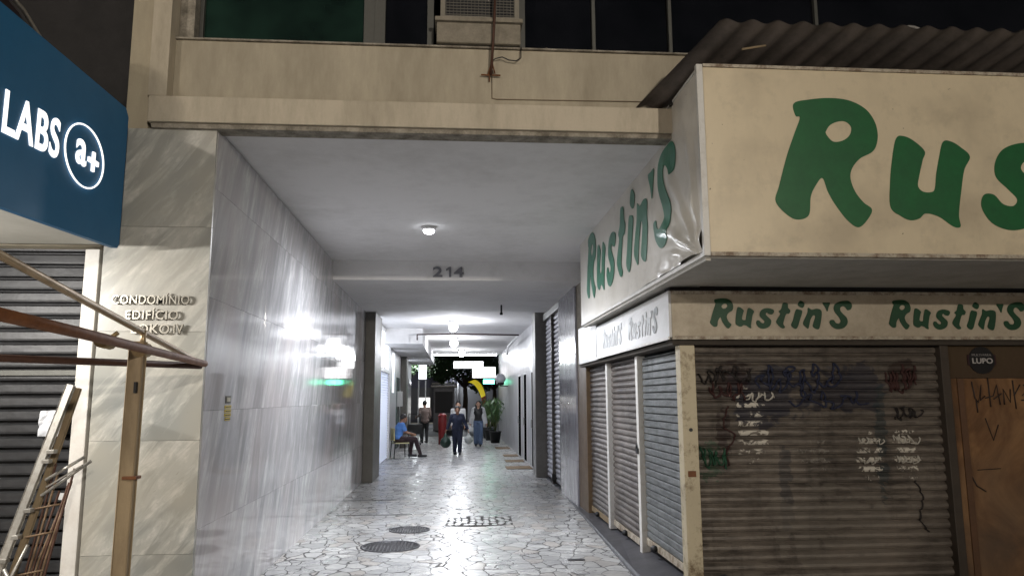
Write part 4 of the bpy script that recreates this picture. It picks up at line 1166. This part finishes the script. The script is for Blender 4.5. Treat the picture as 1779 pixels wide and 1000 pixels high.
# lit door panel behind the standing man
g = MB(); g.box(-1.62, -1.10, 35.0, 35.06, .9, 1.75, .01)
tag(g.build('light_board', glow('light_board_face', (1, .99, .95), 1.6)), 'bright white board standing behind the man in the brown jacket', 'board')
t = thing('tube_light', 'long fluorescent fitting across the far end of the ceiling', 'lamp', (.5, 30.4, 3.5))
g = MB(); g.box(-.85, 1.85, 31.3, 31.45, 3.55, 3.6, .006); g.build('housing', WHITE, t)
g = MB(); g.tube([(-.8, 31.37, 3.52), (1.8, 31.37, 3.52)], .03, 10); g.build('tube', glow('tube_white', (.93, .97, 1), 16), t)
# yellow flag
t = thing('feather_flag', 'curved yellow flag with a red foot, at the street end', 'flag', (1.35, 37, 0))
arc = [(1.0 + .62 * math.sin(k / 14 * 1.5), 2.62 - 1.25 * (1 - math.cos(k / 14 * 1.5))) for k in range(15)]
g = MB(); g.tube([(x + .03, 37.02, z + .03) for x, z in arc] + [(1.68, 37.02, .02)], .015, 6); g.build('pole', BLACK, t)
def flagpart(k0, k1, nm, mt):
    g = MB(); vs = []
    for k in range(k0, k1 + 1):
        x, z = arc[k]; wv = .02 * math.sin(k)
        vs += [(x, 37 + wv, z), (x - .30 + .008 * k, 37 + wv * .5, z - .12), (x, 37.012 + wv, z), (x - .30 + .008 * k, 37.012 + wv * .5, z - .12)]
    n = k1 - k0
    g.add(vs, [f for i in range(n) for f in ((4*i, 4*i+1, 4*i+5, 4*i+4), (4*i+2, 4*i+3, 4*i+7, 4*i+6))]); g.build(nm, mt, t, fix=False)
flagpart(0, 11, 'glowing_yellow_cloth', glow('glowing_yellow_cloth', (.75, .60, .02), .35)); flagpart(11, 14, 'red_cloth', plain('red_cloth', (.45, .08, .02), .6))  # the light on the yellow cloth is put in as emission

# potted palms
PALM = dirty('palm_leaf', (.03, .09, .018), (.018, .05, .012), .5, 8)
def palm(x, y, h, seed, label):
    rng = random.Random(seed)
    t = thing('potted_palm', label, 'plant', (x, y, 0), 'potted palms by the right wall')
    g = MB(); g.lathe((x, y, 0.004), [(0, 0), (.17, 0), (.23, .40), (.25, .40), (.25, .44), (.21, .44), (.2, .38), (0, .38)], 18); g.build('pot', BLACK, t)
    g = MB(); lf = MB()
    for k in range(13):
        a = rng.uniform(0, 6.28); sp = rng.uniform(.15, .55); hh = h * rng.uniform(.6, 1)
        pts = [Vector((x, y, .38)), Vector((x + math.cos(a) * sp * .3, y + math.sin(a) * sp * .3, .38 + (hh - .38) * .6)), Vector((x + math.cos(a) * sp * .75, y + math.sin(a) * sp * .75, hh)), Vector((x + math.cos(a) * sp * 1.2, y + math.sin(a) * sp * 1.2, hh - .12))]
        g.tube(pts, [.012, .01, .007, .004], 5)
        for s in range(22):
            f = .3 + .7 * s / 22; i = min(2, int(f * 3)); tt = f * 3 - i
            p = pts[i].lerp(pts[i + 1], tt); d = (pts[i + 1] - pts[i]).normalized(); sd = d.cross(Vector((0, 0, 1))).normalized()
            for sg in (-1, 1):
                e = p + sd * sg * .15 + d * .16 - Vector((0, 0, .06)); w = d * .018
                lf.add([p - w * .7, p + w * .7, e], [(0, 1, 2)])
    g.build('stems', plain('palm_stem', (.10, .14, .03), .6), t); lf.build('fronds', PALM, t, fix=False)
palm(1.62, 29.2, 1.75, 1, 'potted palm nearest the doormats'); palm(1.50, 31.0, 1.9, 2, 'taller potted palm behind the nearest one'); palm(1.48, 32.6, 1.7, 3, 'potted palm at the very end of the right wall')

# litter bin, trolley
t = thing('litter_bin', 'red litter bin beside the walking person', 'bin', (-.42, 28.6, 0))
g = MB(); g.lathe((-.42, 28.6, .004), [(0, 0), (.14, 0), (.16, .95), (.14, 1.0), (.14, 1.02), (0, 1.02)], 20); g.build('drum', plain('red_plastic', (.25, .015, .015), .5), t)
g = MB(); g.lathe((-.42, 28.6, 1.026), [(.17, 0), (.17, .05), (.10, .12), (0, .13)], 20); g.build('lid', plain('dark_red_plastic', (.25, .015, .015), .4), t)
t = thing('folding_trolley', 'black folding trolley loaded with a dark crate, behind the seated person', 'trolley', (-1.45, 27.9, 0))
g = MB(); g.box(-1.72, -1.15, 27.7, 28.1, .42, .78, .02); g.build('crate', BLACK, t)
for x in (-1.66, -1.22):
    g = MB(); g.tube([(x, 28.15, .1), (x, 28.15, 1.15)], .015, 6); g.build('upright', BLACK, t)
    g = MB(); g.tube([(x - .02, 28.15, .09), (x + .02, 28.15, .09)], .085, 14); g.build('wheel', BLACK, t)
g = MB(); g.tube([(-1.66, 28.15, 1.15), (-1.22, 28.15, 1.15)], .015, 6); g.build('handle', BLACK, t)
g = MB(); g.box(-1.7, -1.18, 27.75, 28.12, .10, .13, .004); g.build('plate', GREYMETAL, t)

# ------------------------------------------------------------------ people
def voxel(prims, voxel_size=.011, smooth=2):
    """prims: ('c', p0, r0, p1, r1) tapered limb, ('e', centre, (rx,ry,rz)) rounded mass -> one continuous mesh"""
    mb = MB()
    for p in prims:
        if p[0] == 'c':
            _, a, ra, b, rb = p; a = Vector(a); b = Vector(b)
            n = 5
            mb.tube([a.lerp(b, k / n) for k in range(n + 1)], [ra + (rb - ra) * k / n for k in range(n + 1)], 14)
            mb.sphere(a, ra, seg=14); mb.sphere(b, rb, seg=14)
        else:
            _, c, (rx, ry, rz) = p; mb.sphere(c, 1, rx, ry, rz, seg=22)
    me = bpy.data.meshes.new('v'); me.from_pydata(mb.v, [], mb.f)
    o = bpy.data.objects.new('v', me); COL.objects.link(o)
    md = o.modifiers.new('r', 'REMESH'); md.mode = 'VOXEL'; md.voxel_size = voxel_size; md.use_smooth_shade = True
    if smooth:
        s = o.modifiers.new('s', 'SMOOTH'); s.iterations = smooth; s.factor = .5
    dc = o.modifiers.new('d', 'DECIMATE'); dc.ratio = .45
    out = bpy.data.meshes.new_from_object(o.evaluated_get(bpy.context.evaluated_depsgraph_get()))
    bpy.data.objects.remove(o)
    for p in out.polygons: p.use_smooth = True
    return out

def vpart(name, prims, mat, parent, vs=.012, smooth=2):
    me = voxel(prims, vs, smooth); me.materials.clear(); me.materials.append(mat); me.name = name
    return link(bpy.data.objects.new(name, me), parent)

SKIN = plain('skin_brown', (.30, .16, .10), .5, var=.1)
SKIN_L = plain('skin_light', (.50, .30, .21), .5, var=.1)
def person(name_label, loc, face_deg, J, skin, hair, garments, shoes, hscale=1.0, hair_long=False):
    """J: joints in the person's own frame (x right, y the way they face, z up)"""
    t = thing('person', name_label, 'person', loc, rz=rad(face_deg))
    V = {k: Vector(v) for k, v in J.items()}
    P = []
    P += [('e', V['pelvis'], (.155, .115, .12)), ('c', V['pelvis'], .12, V['chest'], .125), ('e', V['chest'], (.16, .11, .15)), ('c', V['chest'] + Vector((0, 0, .1)), .08, V['neck'], .055), ('c', V['neck'], .052, V['head'], .055)]
    up = Vector((0, 0, 1)); fw = V.get('look', Vector((0, 1, 0))).normalized(); rt = fw.cross(up).normalized(); h = V['head']
    P += [('e', h + up * .02, (.078, .095, .105)), ('e', h - up * .05 + fw * .02, (.058, .07, .065)), ('c', h + fw * .085 + up * .015, .009, h + fw * .108 - up * .025, .013),
          ('c', h + fw * .082 - up * .058 - rt * .018, .008, h + fw * .082 - up * .058 + rt * .018, .008), ('c', h + rt * .078 - up * .02, .012, h + rt * .080 + up * .02, .014), ('c', h - rt * .078 - up * .02, .012, h - rt * .080 + up * .02, .014),
          ('e', h + fw * .086 + up * .008 + rt * .03, (.013, .011, .009)), ('e', h + fw * .086 + up * .008 - rt * .03, (.013, .011, .009))]
    for s in ('l', 'r'):
        sg = -1 if s == 'l' else 1
        P += [('c', V['sh' + s], .052, V['el' + s], .038), ('c', V['el' + s], .039, V['wr' + s], .025), ('c', V['chest'] + Vector((0, 0, .12)), .07, V['sh' + s], .055),
              ('c', V['hip' + s], .088, V['kn' + s], .056), ('c', V['kn' + s], .055, V['an' + s], .036)]
        w = V['wr' + s]; d = (w - V['el' + s]).normalized(); side = d.cross(fw).normalized() if abs(d.dot(fw)) < .9 else Vector((1, 0, 0)); 
        nrm = d.cross(side).normalized()
        palm_c = w + d * .05
        P.append(('c', w, .024, w + d * .075, .026)); P.append(('c', w + d * .05 + nrm * .018, .018, w + d * .05 - nrm * .018, .018))
        for i, L in enumerate((.06, .072, .068, .052)):
            o = nrm * (.027 - i * .018); b = w + d * .085 + o
            m_ = b + d * L * .5 - side * sg * .006; P += [('c', b, .010, m_, .0095), ('c', m_, .0095, m_ + d * L * .38 - side * sg * .022, .009)]
        tb = w + d * .03 + nrm * .025; P += [('c', tb, .012, tb + d * .03 + nrm * .028, .011), ('c', tb + d * .03 + nrm * .028, .011, tb + d * .06 + nrm * .034, .0095)]
        toe = V.get('toe' + s, V['an' + s] + Vector((0, .15, -.05)))
        P += [('c', V['an' + s] - Vector((0, 0, .03)), .036, toe, .028)]
    vpart('body', P, skin, t, .010, 1)
    for nm, mt, pr in garments(V): vpart(nm, pr, mt, t, .013, 3)
    for s in ('l', 'r'):
        a = V['an' + s]; toe = V.get('toe' + s, a + Vector((0, .15, -.05))); dd = (toe - a); dd.z = 0
        vpart('shoe', [('c', a - dd * .25 + Vector((0, 0, -.045)), .044, toe + dd * .12, .040), ('c', a, .046, a - Vector((0, 0, .03)), .05)], shoes, t, .012, 1)
    hp = [('e', h + up * .045 - fw * .018, (.092, .103, .098))]
    if hair_long: hp += [('c', h - fw * .04 + rt * .06, .05, h - fw * .03 + rt * .085 - up * .24, .04), ('c', h - fw * .04 - rt * .06, .05, h - fw * .03 - rt * .085 - up * .24, .04), ('c', h - fw * .06, .07, h - fw * .09 - up * .22, .06)]
    vpart('hair', hp, hair, t, .012, 1)
    return t

HAIR = plain('dark_hair', (.012, .010, .009), .5)
def cloth(name, c): return dirty(name, c, tuple(x * .6 for x in c), .85, 6)
def top(mt, sleeve=1.0, nm='shirt', r=.018, low=.0):
    def f(V):
        pr = [('e', V['pelvis'] + Vector((0, 0, .03 - low)), (.155 + r, .115 + r, .12)), ('c', V['pelvis'] + Vector((0, 0, .06)), .118 + r, V['chest'], .125 + r), ('e', V['chest'] + Vector((0, 0, .02)), (.165 + r, .112 + r, .15)), ('c', V['chest'] + Vector((0, 0, .1)), .085, V['neck'] - Vector((0, 0, .03)), .058)]
        for s in 'lr':
            e = V['el' + s]; w = V['wr' + s]; sh_ = V['sh' + s]
            pr += [('c', V['chest'] + Vector((0, 0, .12)), .072, sh_, .068), ('c', sh_, .068, e if sleeve > .5 else sh_.lerp(e, .7), .056)]
            if sleeve > .5: pr.append(('c', e, .055, e.lerp(w, min(1, sleeve) * .95), .042))
        return [(nm, mt, pr)]
    return f
def trousers(mt, wide=0.0):
    def f(V):
        pr = [('e', V['pelvis'] - Vector((0, 0, .02)), (.170, .130, .11))]
        for s in 'lr': pr += [('c', V['hip' + s], .100, V['kn' + s], .072 + wide * .6), ('c', V['kn' + s], .071 + wide * .6, V['an' + s] + Vector((0, 0, .02)), .054 + wide)]
        return [('trousers', mt, pr)]
    return f
def outfit(*fs): return lambda V: [x for f in fs for x in f(V)]
def standing(k=1.0, stride=.0, **kw):
    J = dict(pelvis=(0, 0, .93), chest=(0, .01, 1.22), neck=(0, .02, 1.43), head=(0, .04, 1.56),
             shl=(-.18, .01, 1.37), shr=(.18, .01, 1.37), ell=(-.225, -.02, 1.10), elr=(.225, -.02, 1.10), wrl=(-.235, .05, .86), wrr=(.235, .05, .86),
             hipl=(-.09, 0, .90), hipr=(.09, 0, .90), knl=(-.09, .05 + stride * .6, .50), knr=(.09, .03 - stride * .3, .49),
             anl=(-.085, stride, .09), anr=(.085, -stride, .10))
    J.update(kw)
    return {a: tuple(c * k for c in b) if a != 'look' else b for a, b in J.items()}

# seated person in a blue shirt, turned to the right (their facing +y becomes world +x)
chair = thing('chair', 'pale yellow plastic chair with dark legs under the seated person', 'chair', (-1.55, 22.2, 0), rz=rad(-70))
def rel(t, pts): 
    M_ = t.matrix_basis; return [M_ @ Vector(p) for p in pts]
def chair_box(nm, x0, x1, y0, y1, z0, z1, mt, b=.01):
    g = MB(); g.box(x0, x1, y0, y1, z0, z1, b); g.v = [tuple(chair.matrix_basis @ Vector(v)) for v in g.v]; g.build(nm, mt, chair)
YC = plain('yellow_plastic', (.62, .56, .30), .4)
chair_box('seat', -.21, .21, -.2, .22, .42, .45, YC); chair_box('backrest', -.20, .20, -.24, -.205, .50, .86, YC)
for x in (-.19, .19):
    for y in (-.20, .19):
        g = MB(); g.tube(rel(chair, [(x * 1.1, y * 1.15, .006), (x, y, .42)]), .014, 8); g.build('leg', BLACK, chair)
    g = MB(); g.tube(rel(chair, [(x, -.2, .42), (x, -.222, .85)]), .013, 8); g.build('back_post', BLACK, chair)
Js = dict(pelvis=(0, -.08, .55), chest=(0, -.03, .82), neck=(0, .05, 1.02), head=(0, .10, 1.13), look=(0, 1, -.25),
          shl=(-.17, .02, .96), shr=(.17, .02, .96), ell=(-.22, .12, .74), elr=(.22, .12, .74), wrl=(-.13, .34, .68), wrr=(.13, .34, .68),
          hipl=(-.09, -.02, .54), hipr=(.09, -.02, .54), knl=(-.13, .40, .53), knr=(.12, .42, .53), anl=(-.14, .36, .10), anr=(.12, .58, .10))
person('seated person in a light blue shirt and dark trousers by the left wall', (-1.55, 22.2, 0), -70, Js, SKIN, HAIR,
       outfit(top(cloth('blue_shirt', (.10, .25, .62)), .3), trousers(cloth('maroon_trousers', (.035, .018, .022)))), BLACK)
g = MB(); g.box(-1.15, -1.02, 22.22, 22.38, .60, .615, .003); tag(g.build('food_tray', plain('pale_tray', (.55, .55, .48), .5)), 'small pale tray held on the knees of the seated person', 'tray')
# standing person on the left
person('person in a brown jacket and black trousers standing at the left, facing away', (-1.12, 29.5, 0), 20,
       standing(.96, .03, wrl=(-.27, .22, 1.05), wrr=(.24, .18, .95)), SKIN, HAIR, outfit(top(cloth('brown_jacket', (.20, .15, .13)), 1, 'jacket', .03, .06), trousers(BLACK)), BLACK)
# front walker in navy with bags
person('person in navy clothes walking towards the street with a bag in each hand', (.12, 23.4, 0), 180,
       standing(.86, .10, ell=(-.27, -.02, 1.13), elr=(.27, -.02, 1.13), wrl=(-.37, .02, .90), wrr=(.37, .02, .90)), SKIN, HAIR,
       outfit(top(cloth('navy_top', (.016, .022, .050)), 1, 'shirt', .03), trousers(cloth('navy_trousers', (.014, .018, .04)), .01)), BLACK)
def bag(x, y, z0, z1, r, mt, label):
    me = voxel([('e', (x, y, z0 + r), (r, r * .8, r)), ('c', (x, y, z0 + r * 1.2), r * .75, (x, y, z1 - .1), r * .22)], .014, 2)
    me.materials.clear(); me.materials.append(mt); t = thing('shopping_bag', label, 'bag', (0, 0, 0))
    link(bpy.data.objects.new('sack', me), t)
    g = MB(); g.tube([(x - .03, y, z1 - .12), (x - .02, y, z1), (x + .02, y, z1), (x + .03, y, z1 - .12)], .008, 6); g.build('handle', mt, t)
bag(-.24, 23.3, .20, .72, .17, plain('dark_green_plastic', (.012, .035, .022), .35), 'dark green bag hanging from the walking person, left side of the photo')
bag(.47, 23.3, .32, .72, .13, plain('grey_white_plastic', (.36, .38, .36), .35), 'pale grey bag hanging from the walking person, right side of the photo')
# walker behind with white sleeves
person('person in a white and black top half hidden behind the navy walker', (.16, 25.6, 0), 180,
       standing(.95, -.06, shl=(-.20, .01, 1.38), shr=(.20, .01, 1.38)), SKIN_L, HAIR, outfit(top(cloth('white_top', (.62, .62, .62)), 1, 'shirt', .02), trousers(BLACK)), BLACK)
# woman in white cardigan
def cardigan(V):
    pr = []
    for sg, s in ((-1, 'l'), (1, 'r')):
        sh_ = V['sh' + s]; e = V['el' + s]; w = V['wr' + s]
        pr += [('c', sh_, .072, e, .064), ('c', e, .063, e.lerp(w, .95), .055), ('c', sh_ + Vector((-sg * .04, -.02, .02)), .07, V['hip' + s] + Vector((sg * .10, -.03, -.12)), .062)]
    pr += [('c', V['chest'] + Vector((0, -.09, .12)), .08, V['pelvis'] + Vector((0, -.12, -.12)), .09), ('c', V['chest'] + Vector((-.1, -.09, .12)), .07, V['pelvis'] + Vector((-.1, -.11, -.12)), .07), ('c', V['chest'] + Vector((.1, -.09, .12)), .07, V['pelvis'] + Vector((.1, -.11, -.12)), .07)]
    return [('cardigan', cloth('white_cardigan', (.60, .61, .62)), pr)]
person('long-haired person in white cardigan and blue jeans, walking', (.90, 27.3, 0), 176,
       standing(.96, .05, ell=(-.25, -.03, 1.10), elr=(.25, -.03, 1.10), wrl=(-.30, .0, .86), wrr=(.30, .0, .86)), SKIN_L, HAIR,
       outfit(top(BLACK, .3, 'shirt', .010), trousers(cloth('blue_jeans', (.10, .15, .25)), .03), cardigan), BLACK, hair_long=True)

# ------------------------------------------------------------------ street lighting of the front (lamp stands behind the camera)
street_lamp(-5.2, -.8, 5.2, 'warm street lamp on the near pavement, behind the viewer to the left', STREET_W[0], (1, .91, .79), 20, None)
street_lamp(4.2, -9.5, 4.6, 'warm street lamp across the road behind the viewer', STREET_W[1], (1, .91, .79), 20, None)
